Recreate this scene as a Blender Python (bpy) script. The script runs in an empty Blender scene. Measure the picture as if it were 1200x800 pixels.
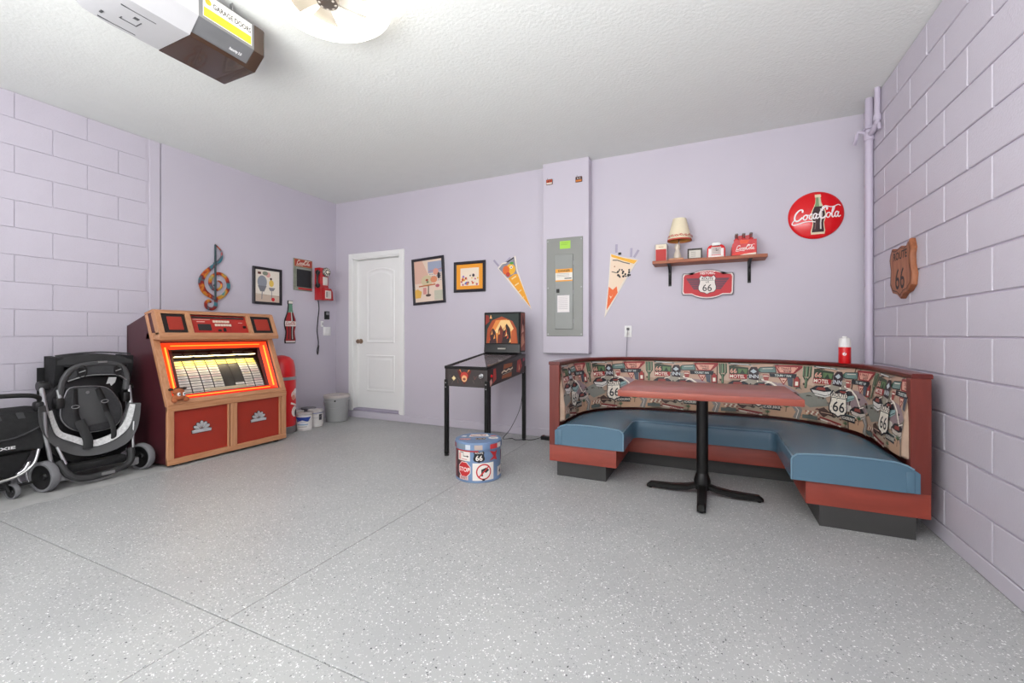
import bpy, bmesh, math, random
from mathutils import Vector, Matrix
random.seed(7)
scene = bpy.context.scene
COL = scene.collection
PI = math.pi

# ---------------------------------------------------------------- camera
cam_data = bpy.data.cameras.new('camera')
cam = bpy.data.objects.new('camera', cam_data); COL.objects.link(cam)
cam.location = (0, 0, 1.11); cam.rotation_euler = (PI/2, 0, math.radians(24.7))
cam_data.sensor_width = 36; cam_data.lens = 15.15; cam_data.shift_y = -8/1200
cam_data.clip_start = 0.02
scene.camera = cam
# ---------------------------------------------------------------- world: daylight through the open garage door behind the camera
world = bpy.data.worlds.new('daylight'); scene.world = world; world.use_nodes = True
bg = world.node_tree.nodes['Background']
bg.inputs[0].default_value = (0.97, 1.0, .99, 1); bg.inputs[1].default_value = 1.8
scene.view_settings.view_transform = 'Standard'; scene.view_settings.look = 'None'
scene.view_settings.gamma = 1; scene.view_settings.use_curve_mapping = False
scene.view_settings.exposure = -0.31
FAN_LIGHT = 6.0      # strength of the fan's LED ring
FILL_STRIP = 14.0    # fill strips added on the ceiling behind the camera

def area(name, loc, rot, sx, sy, watts, col=(1, 1, 1)):
    l = bpy.data.lights.new(name, 'AREA'); l.shape = 'RECTANGLE'; l.size = sx; l.size_y = sy; l.energy = watts; l.color = col
    o = bpy.data.objects.new(name, l); scene.collection.objects.link(o); o.location = loc; o.rotation_euler = [math.radians(a) for a in rot]; return o
# two unseen fill lights added behind the camera, one bounced off the ceiling
area('added_bounce_fill', (-.8, -.9, 1.5), (166, 0, -4), 3.2, 1.8, 315)
area('added_soft_fill', (-2.6, -1.9, 1.7), (82, 0, -40), 2.0, 1.4, 34)
# ---------------------------------------------------------------- helpers
def lin(h):
    if not isinstance(h, str): return tuple(h[:3])
    h = h.lstrip('#'); o = []
    for i in (0, 2, 4):
        c = int(h[i:i+2], 16)/255
        o.append(c/12.92 if c <= .04045 else ((c+.055)/1.055)**2.4)
    return tuple(o)
MATS = {}
def mat(name, col, rough=.5, metal=0., var=.06, scale=8., bump=0., bscale=60., emit=0., stretch=None, trans=0., coat=0., alpha=1.):
    if name in MATS: return MATS[name]
    m = bpy.data.materials.new(name); m.use_nodes = True
    nt = m.node_tree; b = nt.nodes['Principled BSDF']; c = lin(col)
    tc = nt.nodes.new('ShaderNodeTexCoord'); mp = nt.nodes.new('ShaderNodeMapping')
    nt.links.new(tc.outputs['Object'], mp.inputs['Vector'])
    if stretch: mp.inputs['Scale'].default_value = stretch
    n = nt.nodes.new('ShaderNodeTexNoise'); n.inputs['Scale'].default_value = scale; n.inputs['Detail'].default_value = 4
    nt.links.new(mp.outputs[0], n.inputs['Vector'])
    r = nt.nodes.new('ShaderNodeValToRGB')
    r.color_ramp.elements[0].position = .3; r.color_ramp.elements[1].position = .7
    r.color_ramp.elements[0].color = (*[x*(1-var) for x in c], 1); r.color_ramp.elements[1].color = (*[min(1, x*(1+var)) for x in c], 1)
    nt.links.new(n.outputs['Fac'], r.inputs[0]); nt.links.new(r.outputs[0], b.inputs['Base Color'])
    b.inputs['Roughness'].default_value = rough; b.inputs['Metallic'].default_value = metal
    b.inputs['Transmission Weight'].default_value = trans; b.inputs['Coat Weight'].default_value = coat
    b.inputs['Alpha'].default_value = alpha
    if emit:
        nt.links.new(r.outputs[0], b.inputs['Emission Color']); b.inputs['Emission Strength'].default_value = emit
    if bump:
        n2 = nt.nodes.new('ShaderNodeTexNoise'); n2.inputs['Scale'].default_value = bscale; n2.inputs['Detail'].default_value = 3
        nt.links.new(tc.outputs['Object'], n2.inputs['Vector'])
        bp = nt.nodes.new('ShaderNodeBump'); bp.inputs['Strength'].default_value = bump; bp.inputs['Distance'].default_value = .004
        nt.links.new(n2.outputs['Fac'], bp.inputs['Height']); nt.links.new(bp.outputs[0], b.inputs['Normal'])
    MATS[name] = m; return m
def wood(name, col, dark, rough=.4, stretch=(1, 1, 8), scale=3., coat=0.):
    m = mat(name, col, rough, var=.1, scale=scale, stretch=stretch, coat=coat)
    r = [n for n in m.node_tree.nodes if n.type == 'VALTORGB'][0]
    r.color_ramp.elements[0].color = (*lin(dark), 1); r.color_ramp.elements[1].color = (*lin(col), 1)
    n = [n for n in m.node_tree.nodes if n.type == 'TEX_NOISE'][0]
    n.inputs['Detail'].default_value = 8; n.inputs['Distortion'].default_value = .6
    return m
M_PRINT = bpy.data.materials.new('print_ink'); M_PRINT.use_nodes = True
_nt = M_PRINT.node_tree; _a = _nt.nodes.new('ShaderNodeVertexColor'); _a.layer_name = 'Col'
_nt.links.new(_a.outputs['Color'], _nt.nodes['Principled BSDF'].inputs['Base Color'])
_nt.nodes['Principled BSDF'].inputs['Roughness'].default_value = .55

def V(*a): return Vector(a)
class MB:
    """collects shapes, in world coordinates, into one mesh"""
    def __init__(s): s.bm = bmesh.new()
    def _fix(s, fs): bmesh.ops.recalc_face_normals(s.bm, faces=[f for f in fs if f.is_valid]); return s
    def box(s, x0, x1, y0, y1, z0, z1, bev=0., seg=1, M=None):
        vs = [s.bm.verts.new((x, y, z)) for x in (x0, x1) for y in (y0, y1) for z in (z0, z1)]
        fs = [s.bm.faces.new([vs[i] for i in q]) for q in ((0,1,3,2),(4,6,7,5),(0,4,5,1),(2,3,7,6),(0,2,6,4),(1,5,7,3))]
        if M is not None:
            for v in vs: v.co = M @ v.co
        s._fix(fs)
        if bev:
            es = list({e for f in fs for e in f.edges})
            bmesh.ops.bevel(s.bm, geom=es, offset=bev, segments=seg, affect='EDGES', profile=.5)
        return s
    def obox(s, c, ax, ay, az, hx, hy, hz, bev=0.):
        """oriented box: centre, three axes, half sizes"""
        M = Matrix((ax, ay, az)).transposed().to_4x4(); M.translation = c
        return s.box(-hx, hx, -hy, hy, -hz, hz, bev, 1, M)
    def prism(s, pts, F, t, bev=0.):
        """2D outline pts placed with F(u,v,w) and given thickness w 0..t"""
        a = [s.bm.verts.new(F(u, v, 0)) for u, v in pts]; b = [s.bm.verts.new(F(u, v, t)) for u, v in pts]
        n = len(pts); fs = [s.bm.faces.new(a), s.bm.faces.new(b)]
        fs += [s.bm.faces.new((a[i], a[(i+1) % n], b[(i+1) % n], b[i])) for i in range(n)]
        s._fix(fs)
        if bev: bmesh.ops.bevel(s.bm, geom=list(fs[1].edges), offset=bev, segments=2, affect='EDGES', profile=.5)
        return s
    def grid(s, rows, cu=False, cv=False, cap=False):
        g = [[s.bm.verts.new(p) for p in r] for r in rows]
        nu, nv = len(g), len(g[0]); fs = []
        for i in range(nu if cu else nu-1):
            for j in range(nv if cv else nv-1):
                q = [g[i][j], g[i][(j+1) % nv], g[(i+1) % nu][(j+1) % nv], g[(i+1) % nu][j]]
                try: fs.append(s.bm.faces.new(q))
                except ValueError: pass
        if cap and cv and not cu:
            fs.append(s.bm.faces.new(g[0])); fs.append(s.bm.faces.new(g[-1]))
        return s._fix(fs)
    def tube(s, pts, r, n=8, closed=False, flat=None, up=None):
        """round tube along pts; r number or list; flat=(a,b) squashes the section"""
        pts = [Vector(p) for p in pts]; rows = []; N = len(pts)
        ref = Vector(up) if up else None
        for i, p in enumerate(pts):
            if closed: d = pts[(i+1) % N]-pts[i-1]
            else: d = pts[min(i+1, N-1)]-pts[max(i-1, 0)]
            d.normalize()
            if ref is None: ref = d.orthogonal()
            x = (ref-d*ref.dot(d))
            x = x.normalized() if x.length > 1e-5 else d.orthogonal().normalized()
            if not up: ref = x
            y = d.cross(x); rr = r[i] if isinstance(r, (list, tuple)) else r
            fa, fb = flat or (1, 1)
            rows.append([p+x*math.cos(2*PI*k/n)*rr*fa+y*math.sin(2*PI*k/n)*rr*fb for k in range(n)])
        return s.grid(rows, cu=closed, cv=True, cap=not closed)
    def lathe(s, c, prof, n=24, axis=(0, 0, 1), a0=0, a1=2*PI, sq=(1, 1)):
        """profile of (radius, height) turned about axis"""
        ax = Vector(axis).normalized(); x = V(1, 0, 0) if abs(ax.x) < .9 else V(0, 1, 0)
        x = (x-ax*x.dot(ax)).normalized(); y = ax.cross(x); c = Vector(c)
        full = abs(a1-a0-2*PI) < 1e-4; m = n if full else n+1
        rows = [[c+ax*h+(x*math.cos(a0+(a1-a0)*k/n)*sq[0]+y*math.sin(a0+(a1-a0)*k/n)*sq[1])*max(r, 1e-4) for k in range(m)] for r, h in prof]
        return s.grid(rows, cv=full, cap=full and prof[0] != prof[-1])
    def ball(s, c, rx, ry=None, rz=None, n=12):
        ry = ry or rx; rz = rz or rx; c = Vector(c)
        r = bmesh.ops.create_uvsphere(s.bm, u_segments=n, v_segments=max(6, n*2//3), radius=1)
        for v in r['verts']: v.co = c+V(v.co.x*rx, v.co.y*ry, v.co.z*rz)
        return s
    def build(s, name, m, parent=None, base=None, sharp=35):
        me = bpy.data.meshes.new(name)
        off = Vector(base) if base is not None else rootloc(parent)
        bmesh.ops.translate(s.bm, verts=s.bm.verts, vec=-off)
        s.bm.to_mesh(me); s.bm.free()
        o = bpy.data.objects.new(name, me); COL.objects.link(o); me.materials.append(m)
        me.polygons.foreach_set('use_smooth', [True]*len(me.polygons)); me.set_sharp_from_angle(angle=math.radians(sharp))
        if parent is not None: o.parent = parent
        if base is not None: o.location = off
        return o
def rootloc(p):
    v = Vector((0, 0, 0))
    while p is not None: v += p.location; p = p.parent
    return v
def tag(o, label=None, cat=None, group=None, kind=None):
    if label: o['label'] = label
    if cat: o['category'] = cat
    if group: o['group'] = group
    if kind: o['kind'] = kind
    return o
def thing(name, loc, label, cat, group=None):
    o = bpy.data.objects.new(name, None); COL.objects.link(o); o.location = loc; o.empty_display_size = .1
    return tag(o, label, cat, group)
def struct(o): o['kind'] = 'structure'; return o
def dup(o, parent=None):
    c = o.copy(); COL.objects.link(c)
    if parent is not None: c.parent = parent
    for ch in list(o.children): dup(ch, c)
    return c
def cr(pts, k=6, closed=False):
    """Catmull-Rom through the points"""
    P = [Vector(p) for p in pts]; n = len(P); out = []
    for i in range(n if closed else n-1):
        a, b, c, d = (P[(i-1) % n] if closed or i else P[0]), P[i], P[(i+1) % n], (P[(i+2) % n] if closed or i+2 < n else P[-1])
        for j in range(k):
            t = j/k
            out.append(.5*((2*b)+(c-a)*t+(2*a-5*b+4*c-d)*t*t+(3*b-a-3*c+d)*t**3))
    if not closed: out.append(P[-1])
    return out
def plane(o, u, v):
    """placing function for a flat face: origin, u direction, v direction, lift along u x v"""
    o, u, v = Vector(o), Vector(u).normalized(), Vector(v).normalized(); n = u.cross(v)
    return lambda a, b, w=0: o+u*a+v*b+n*w

_text = {}
def text_mesh(s, bold):
    k = (s, bold)
    if k in _text: return _text[k]
    cu = bpy.data.curves.new('t', 'FONT'); cu.body = s; cu.size = 1; cu.align_x = 'CENTER'; cu.offset = bold; cu.resolution_u = 3
    ob = bpy.data.objects.new('t', cu); me = bpy.data.meshes.new_from_object(ob)
    vs = [(v.co.x, v.co.y) for v in me.vertices]; fs = [tuple(p.vertices) for p in me.polygons]
    bpy.data.objects.remove(ob); bpy.data.curves.remove(cu); bpy.data.meshes.remove(me)
    _text[k] = (vs, fs); return _text[k]
class Print:
    """flat printing laid on a surface given by F(u, v, lift)"""
    def __init__(s, F, step=.0003, maxlen=None): s.F = F; s.l = 0; s.step = step if maxlen else min(step, .00008); s.ml = maxlen; s.v = []; s.f = []; s.c = []; s.X = lambda u, v: (u, v)
    def mesh(s, vs, fs, col):
        if s.ml:
            bm = bmesh.new(); bv = [bm.verts.new((x, y, 0)) for x, y in vs]
            for f in fs:
                try: bm.faces.new([bv[i] for i in f])
                except ValueError: pass
            bmesh.ops.triangulate(bm, faces=bm.faces[:])
            for _ in range(6):
                es = [e for e in bm.edges if e.calc_length() > s.ml]
                if not es: break
                bmesh.ops.subdivide_edges(bm, edges=es, cuts=1); bmesh.ops.triangulate(bm, faces=[f for f in bm.faces if len(f.verts) > 3])
            bm.verts.index_update(); vs = [(v.co.x, v.co.y) for v in bm.verts]; fs = [tuple(v.index for v in f.verts) for f in bm.faces]; bm.free()
        s.l += 1; b = len(s.v); w = s.l*s.step+.0004
        s.v += [s.F(*s.X(*p), w) for p in vs]
        for f in fs: s.f.append(tuple(b+i for i in f)); s.c.append(lin(col))
    def poly(s, pts, col):
        pts = [tuple(p)[:2] for p in pts]
        bm = bmesh.new(); f = bm.faces.new([bm.verts.new((p[0], p[1], 0)) for p in pts])
        bmesh.ops.triangulate(bm, faces=[f])
        bm.verts.index_update()
        s.mesh([(v.co.x, v.co.y) for v in bm.verts], [tuple(v.index for v in f.verts) for f in bm.faces], col); bm.free()
    def rect(s, u0, v0, u1, v1, col): s.poly([(u0, v0), (u1, v0), (u1, v1), (u0, v1)], col)
    def disc(s, u, v, r, col, r2=None, n=20): s.poly([(u+r*math.cos(2*PI*k/n), v+(r2 or r)*math.sin(2*PI*k/n)) for k in range(n)], col)
    def line(s, pts, w, col):
        """stroke of width w (number or list)"""
        P = [Vector((p[0], p[1])) for p in pts]; vs = []; fs = []
        for i, p in enumerate(P):
            d = P[min(i+1, len(P)-1)]-P[max(i-1, 0)]; d = d.normalized() if d.length else Vector((1, 0))
            ww = (w[i] if isinstance(w, list) else w)/2; n = Vector((-d.y, d.x))
            vs += [tuple(p+n*ww), tuple(p-n*ww)]
            if i: fs.append((2*i-2, 2*i-1, 2*i+1, 2*i))
        s.mesh(vs, fs, col)
    def ring(s, u, v, r, w, col, n=24): s.line([(u+r*math.cos(2*PI*k/n), v+r*math.sin(2*PI*k/n)) for k in range(n+1)], w, col)
    def text(s, t, u, v, h, col, wf=1., bold=.012, rot=0., shear=0.):
        """text centred at u, baseline v, capital height h"""
        vs, fs = text_mesh(t, bold); k = h/.70; c, sn = math.cos(rot), math.sin(rot)
        out = []
        for x, y in vs:
            x = x*k*wf+y*k*shear; y = y*k; out.append((u+x*c-y*sn, v+x*sn+y*c))
        s.mesh(out, fs, col)
    def build(s, name, parent, label=None):
        off = rootloc(parent); me = bpy.data.meshes.new(name)
        me.from_pydata([tuple(Vector(p)-off) for p in s.v], [], s.f)
        a = me.color_attributes.new('Col', 'FLOAT_COLOR', 'CORNER'); i = 0; buf = []
        for f, c in zip(s.f, s.c): buf += [c[0], c[1], c[2], 1]*len(f)
        a.data.foreach_set('color', buf)
        o = bpy.data.objects.new(name, me); COL.objects.link(o); me.materials.append(M_PRINT); o.parent = parent
        if label: o['label'] = label
        return o
def shield(cx, cy, w, h):
    """US route shield outline centred at cx, cy"""
    half = [(0, .44), (.1, .50), (.22, .47), (.34, .40), (.45, .30), (.44, .18), (.42, .05), (.47, -.1), (.5, -.2), (.45, -.34), (.28, -.44), (.12, -.46), (0, -.52)]
    half = [(0, .46), (.12, .42), (.24, .42), (.36, .5), (.47, .36), (.42, .22), (.44, .05), (.5, -.12), (.49, -.28), (.38, -.4), (.16, -.44), (0, -.52)]
    pts = half+[(-x, y) for x, y in half[-2:0:-1]]
    return [(cx+x*w, cy+y*h) for x, y in pts]
def cola_script(P, cx, cy, w, col, dash=True, rot=0.):
    """the flowing 'Coca-Cola' lettering, drawn in strokes, w wide"""
    bigC = [(1.95, 1.9), (2.05, 2.35), (1.7, 2.6), (1.15, 2.3), (.65, 1.6), (.45, .8), (.6, .25), (1.0, .1), (1.5, .35), (1.95, .8)]
    S = [(bigC, .34),
         ([(.55, .55), (.1, .0), (-.05, -.45), (.35, -.72), (1.2, -.6), (2.4, -.35), (3.6, -.42), (4.4, -.62)], .22),
         ([(2.6, 1.25), (2.2, .95), (2.1, .4), (2.45, .1), (2.8, .45), (2.9, 1.0), (2.6, 1.25), (2.75, 1.1), (3.15, 1.1)], .25),
         ([(3.85, 1.1), (3.6, 1.3), (3.3, .9), (3.25, .35), (3.55, .1), (3.95, .45)], .26),
         ([(4.65, 1.15), (4.35, 1.3), (4.0, .85), (4.05, .25), (4.3, .15), (4.6, .7), (4.75, 1.25)], .25),
         ([(4.75, 1.25), (4.55, .5), (4.75, .1), (5.1, .45)], .24),
         ([(6.6, 1.9), (6.75, 2.35), (6.4, 2.55), (5.85, 2.2), (5.4, 1.5), (5.25, .8), (5.45, .2), (5.9, .1), (6.35, .5)], .34),
         ([(5.9, 1.7), (5.8, 2.5), (6.4, 2.85), (7.2, 2.55), (8.0, 2.5), (8.9, 2.9), (9.4, 2.6)], .2),
         ([(7.0, 1.25), (6.6, .95), (6.5, .4), (6.85, .1), (7.2, .45), (7.3, 1.0), (7.0, 1.25)], .25),
         ([(7.4, .7), (7.9, 1.6), (8.15, 2.35), (7.95, 2.5), (7.65, 1.5), (7.6, .4), (7.8, .1), (8.1, .4)], .24),
         ([(8.85, 1.15), (8.55, 1.3), (8.2, .85), (8.25, .25), (8.5, .15), (8.8, .7), (8.95, 1.25)], .25),
         ([(8.95, 1.25), (8.75, .5), (8.95, .1), (9.3, .4)], .24)]
    if dash: S.append(([(4.85, .95), (5.2, 1.0)], .18))
    k = w/9.5; c, sn = math.cos(rot), math.sin(rot)
    for pts, wd in S:
        q = [((p.x-4.7)*k, (p.y-.95)*k) for p in cr([(x, y, 0) for x, y in pts], 4)]
        P.line([(cx+x*c-y*sn, cy+x*sn+y*c) for x, y in q], wd*k, col)
BOT = [(0, 1), (.13, 1), (.14, .93), (.11, .91), (.13, .78), (.2, .68), (.3, .57), (.34, .47), (.31, .37), (.25, .28), (.28, .16), (.32, .08), (.3, 0)]  # contour bottle half outline
def bottle_outline(cx, y0, w, h, f=1.): return [(cx+x*w*f, y0+y*h) for x, y in BOT[1:]]+[(cx-x*w*f, y0+y*h) for x, y in BOT[:0:-1]]

# ---------------------------------------------------------------- materials
WALLC = '#c6c0cb'
wall_m = mat('lavender_paint', WALLC, .55, var=.015, scale=1.5, bump=.12, bscale=140)
block_m = mat('lavender_painted_block', WALLC, .5, var=.02, scale=3, bump=.5, bscale=90)
joint_m = mat('lavender_mortar', '#d0c8d7', .6, var=.02)
ceil_m = mat('ceiling_knockdown', '#e4e7e3', .8, var=.01, bump=.65, bscale=50)
white_m = mat('white_trim_paint', '#ededeb', .4, var=.01)
black_m = mat('black_plastic', '#151515', .4, var=.1)
blackmetal_m = mat('black_metal', '#161514', .35, metal=.3, var=.1)
blackfab_m = mat('black_fabric', '#1c1c1d', .85, var=.25, scale=40, bump=.4, bscale=300)
greyfab_m = mat('grey_fabric', '#3c3c3e', .85, var=.12, scale=60, bump=.4, bscale=300)
silver_m = mat('brushed_silver', '#a9a9aa', .3, metal=.9, var=.06)
chrome_m = mat('chrome', '#d5d5d8', .12, metal=1., var=.02)
red_m = mat('red_enamel', '#d60d14', .35, var=.04, coat=.15)
cherry_m = wood('cherry_wood', '#9c4030', '#853527', .38, (1, 6, 6), 2.5)
cherry_shaded_m = wood('cherry_wood_upright_shaded', '#763026', '#64261e', .38, (6, 6, 1), 2.5)  # upright cherry, with the shade on the posts darkened into the colour
rail_m = wood('dark_cherry_rail', '#6c211b', '#561814', .3, (3, 3, 3), 2.5)
oak_m = wood('oak_trim', '#cd9770', '#b87f57', .4, (14, 1.5, 14), 4)
oakv_m = wood('oak_trim_upright', '#cd9770', '#b87f57', .4, (14, 14, 1.5), 4)
shelf_m = wood('shelf_wood', '#b46c48', '#8c4a2e', .5, (2, 16, 16), 3)
plinth_m = mat('plinth_vinyl', '#3c3b3a', .5, var=.05)
vinyl_m = mat('blue_vinyl', '#557488', .27, var=.03, scale=3, bump=.08, bscale=250)
piping_m = mat('blue_piping_highlight', '#7394a8', .3, var=.03)  # piping lightened to paint the highlight along the cushion edges
cream_m = mat('cream_card', '#e8ddc8', .6, var=.03)
# ================================================================= THE SETTING
XL, XR, YB, YF, ZC = -4.717, 1.139, 4.4, -2.3, 2.92
# floor: epoxy with colour flakes, slabs divided by saw cuts
fm = bpy.data.materials.new('flake_epoxy'); fm.use_nodes = True; nt = fm.node_tree; b = nt.nodes['Principled BSDF']
tc = nt.nodes.new('ShaderNodeTexCoord')
def flakes(scale, thr, off):
    mp = nt.nodes.new('ShaderNodeMapping'); mp.inputs['Location'].default_value = (off, off, 0); nt.links.new(tc.outputs['Object'], mp.inputs[0])
    nz = nt.nodes.new('ShaderNodeTexNoise'); nz.inputs['Scale'].default_value = scale*1.3
    mx = nt.nodes.new('ShaderNodeMix'); mx.data_type = 'VECTOR'; mx.inputs[0].default_value = .012
    nt.links.new(mp.outputs[0], nz.inputs['Vector']); nt.links.new(mp.outputs[0], mx.inputs[4]); nt.links.new(nz.outputs['Color'], mx.inputs[5])
    v = nt.nodes.new('ShaderNodeTexVoronoi'); v.inputs['Scale'].default_value = scale; nt.links.new(mx.outputs[1], v.inputs['Vector'])
    sp = nt.nodes.new('ShaderNodeSeparateColor'); nt.links.new(v.outputs['Color'], sp.inputs[0])
    big = nt.nodes.new('ShaderNodeTexNoise'); big.inputs['Scale'].default_value = 1.1; nt.links.new(tc.outputs['Object'], big.inputs['Vector'])
    ad = nt.nodes.new('ShaderNodeMath'); ad.operation = 'MULTIPLY_ADD'; nt.links.new(big.outputs['Fac'], ad.inputs[0]); ad.inputs[1].default_value = thr*1.6; ad.inputs[2].default_value = thr*.2
    lt = nt.nodes.new('ShaderNodeMath'); lt.operation = 'LESS_THAN'; nt.links.new(sp.outputs[0], lt.inputs[0]); nt.links.new(ad.outputs[0], lt.inputs[1])
    mul = nt.nodes.new('ShaderNodeMath'); mul.operation = 'MULTIPLY_ADD'; nt.links.new(sp.outputs[1], mul.inputs[0]); mul.inputs[1].default_value = .3; mul.inputs[2].default_value = .2
    ld = nt.nodes.new('ShaderNodeMath'); ld.operation = 'LESS_THAN'; nt.links.new(v.outputs['Distance'], ld.inputs[0]); nt.links.new(mul.outputs[0], ld.inputs[1])
    m2 = nt.nodes.new('ShaderNodeMath'); m2.operation = 'MULTIPLY'; nt.links.new(lt.outputs[0], m2.inputs[0]); nt.links.new(ld.outputs[0], m2.inputs[1])
    return m2
base = nt.nodes.new('ShaderNodeTexNoise'); base.inputs['Scale'].default_value = 1.7; base.inputs['Detail'].default_value = 5; nt.links.new(tc.outputs['Object'], base.inputs['Vector'])
rp = nt.nodes.new('ShaderNodeValToRGB'); rp.color_ramp.elements[0].position = .3; rp.color_ramp.elements[1].position = .7
rp.color_ramp.elements[0].color = (*lin('#a2a3a3'), 1); rp.color_ramp.elements[1].color = (*lin('#acadac'), 1)
nt.links.new(base.outputs['Fac'], rp.inputs[0]); prev = rp.outputs[0]
for sc, th, of, c in ((135, .14, 0, '#e8e8e6'), (170, .15, 3.3, '#d2d2d0'), (140, .03, 7.7, '#444446'), (160, .10, 5.1, '#808182')):
    fl_ = flakes(sc, th, of); mx = nt.nodes.new('ShaderNodeMix'); mx.data_type = 'RGBA'
    nt.links.new(fl_.outputs[0], mx.inputs[0]); nt.links.new(prev, mx.inputs[6]); mx.inputs[7].default_value = (*lin(c), 1); prev = mx.outputs[2]
nt.links.new(prev, b.inputs['Base Color']); b.inputs['Roughness'].default_value = .42
floor_root = MB().box(XL-.2, XR+.2, YF-.5, YB+.3, -.12, -.012).build('floor', mat('joint_filler', '#6a6a6a', .8), base=(0, 0, 0)); struct(floor_root)
g = .0018; jx, jy = -1.714, 1.06
sl = [(XL, jx-g, YF, jy-g), (jx+g, XR, YF, jy-g), (XL, jx-g, jy+g, YB), (jx+g, XR, jy+g, YB)]
for x0, x1, y0, y1 in sl: MB().box(x0, x1, y0, y1, -.012, 0, .0015).build('floor_slab', fm, floor_root)
MB().box(XL, -4.02, YF, 2.6, 0, .002, .0008).build('worn_concrete_strip', mat('worn_concrete', '#a9a9a8', .75, var=.1, scale=9, bump=.3, bscale=60), floor_root)['label'] = 'paler unflaked concrete strip along the left wall'
# ceiling
struct(MB().box(XL-.2, XR+.2, YF-.2, YB+.2, ZC, ZC+.1).build('ceiling', ceil_m, base=(0, 0, ZC)))
# back wall with door opening
bw = MB()
DX0, DX1, DZ0, DZ1 = -4.40, -3.60, .085, 2.135
for a in ((XL-.2, DX0, 0, ZC), (DX1, XR+.2, 0, ZC), (DX0, DX1, DZ1, ZC), (DX0, DX1, 0, DZ0)): bw.box(a[0], a[1], YB+.012, YB+.2, a[2], a[3])
wb = struct(bw.build('wall_back', wall_m, base=(0, YB, 0)))
struct(MB().box(XL, XR, YB-.005, YB+.03, 0, .088, .004).build('baseboard_back', wall_m, base=(0, YB, 0)))
struct(MB().box(XL-.01, XL+.012, 2.33, YB-.006, 0, .095, .003).build('baseboard_left', wall_m, base=(XL, 3, 0)))
# boxed chase above the booth
ch = MB().box(-1.618, -1.12, 4.3, YB+.03, .915, ZC, .004).build('trim_chase', wall_m, base=(-1.37, 4.35, .915)); struct(ch)
# left wall: block part, pilaster joint, smooth part
wl_ = struct(MB().box(XL-.2, XL-.008, YF, 2.26, 0, ZC).box(XL-.2, XL, 2.318, YB+.1, 0, ZC).build('wall_left', wall_m, base=(XL, 1, 0)))
MB().box(XL-.1, XL-.003, 2.224, 2.31, 0, ZC, .003).build('pilaster_strip', wall_m, wl_)
P_ = .2035; Z0 = .282
def block_mesh(w, hgt, name, axis):
    m = MB(); e = .0045 if axis < 0 else .0018
    if axis > 0: m.box(0, .0085, e, w-e, e, hgt-e, .002)
    else: m.box(-.012, 0, e, w-e, e, hgt-e, .0035)
    bmesh.ops.delete(m.bm, geom=[f for f in m.bm.faces if (f.calc_center_median().x < .0005 if axis > 0 else f.calc_center_median().x > -.0005)], context='FACES')
    me = bpy.data.meshes.new(name); m.bm.to_mesh(me); m.bm.free(); me.materials.append(block_m); return me
_bl = {}
def lay_blocks(parent, xface, axis, ya, yb, pitch, phA, phB):
    """courses of blocks on a wall face, every block its own object"""
    off = rootloc(parent); k = -1
    while True:
        z0 = Z0+P_*k if k >= 0 else .085
        z1 = min(Z0+P_*(k+1), ZC)
        if z0 > ZC-.03: break
        ph = phA if (k % 2) else phB
        n0 = math.floor((ya-ph)/pitch)-1
        for n in range(n0, n0+40):
            y0, y1 = max(ya, ph+n*pitch), min(yb, ph+(n+1)*pitch)
            if y1-y0 < .03: continue
            key = (round(y1-y0, 3), round(z1-z0, 3), axis)
            if key not in _bl: _bl[key] = block_mesh(y1-y0, z1-z0, 'concrete_block', axis)
            o = bpy.data.objects.new('concrete_block', _bl[key]); COL.objects.link(o); o.parent = parent
            o.location = Vector((xface, y0, z0))-off
        k += 1
lay_blocks(wl_, XL-.010, 1, .62, 2.218, .414, 1.578, 1.371)
# right wall
wr_ = struct(MB().box(XR+.008, XR+.2, YF, YB+.1, 0, ZC).build('wall_right', joint_m, base=(XR, 1, 0)))
lay_blocks(wr_, XR+.010, -1, .25, YB, .434, 3.06, 2.83)
struct(MB().box(XR-.004, XR+.02, YF, YB, 0, .084, .004).build('baseboard_right', wall_m, base=(XR, 1, 0)))
# front wall of the garage with its big open door, behind the camera
fw_ = MB()
for a in ((XL-.2, -4.2, 0, ZC), (.65, XR+.2, 0, ZC), (-4.2, .65, 2.3, ZC)): fw_.box(a[0], a[1], YF-.2, YF, a[2], a[3])
struct(fw_.build('wall_front', wall_m, base=(0, YF, 0)))
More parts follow.
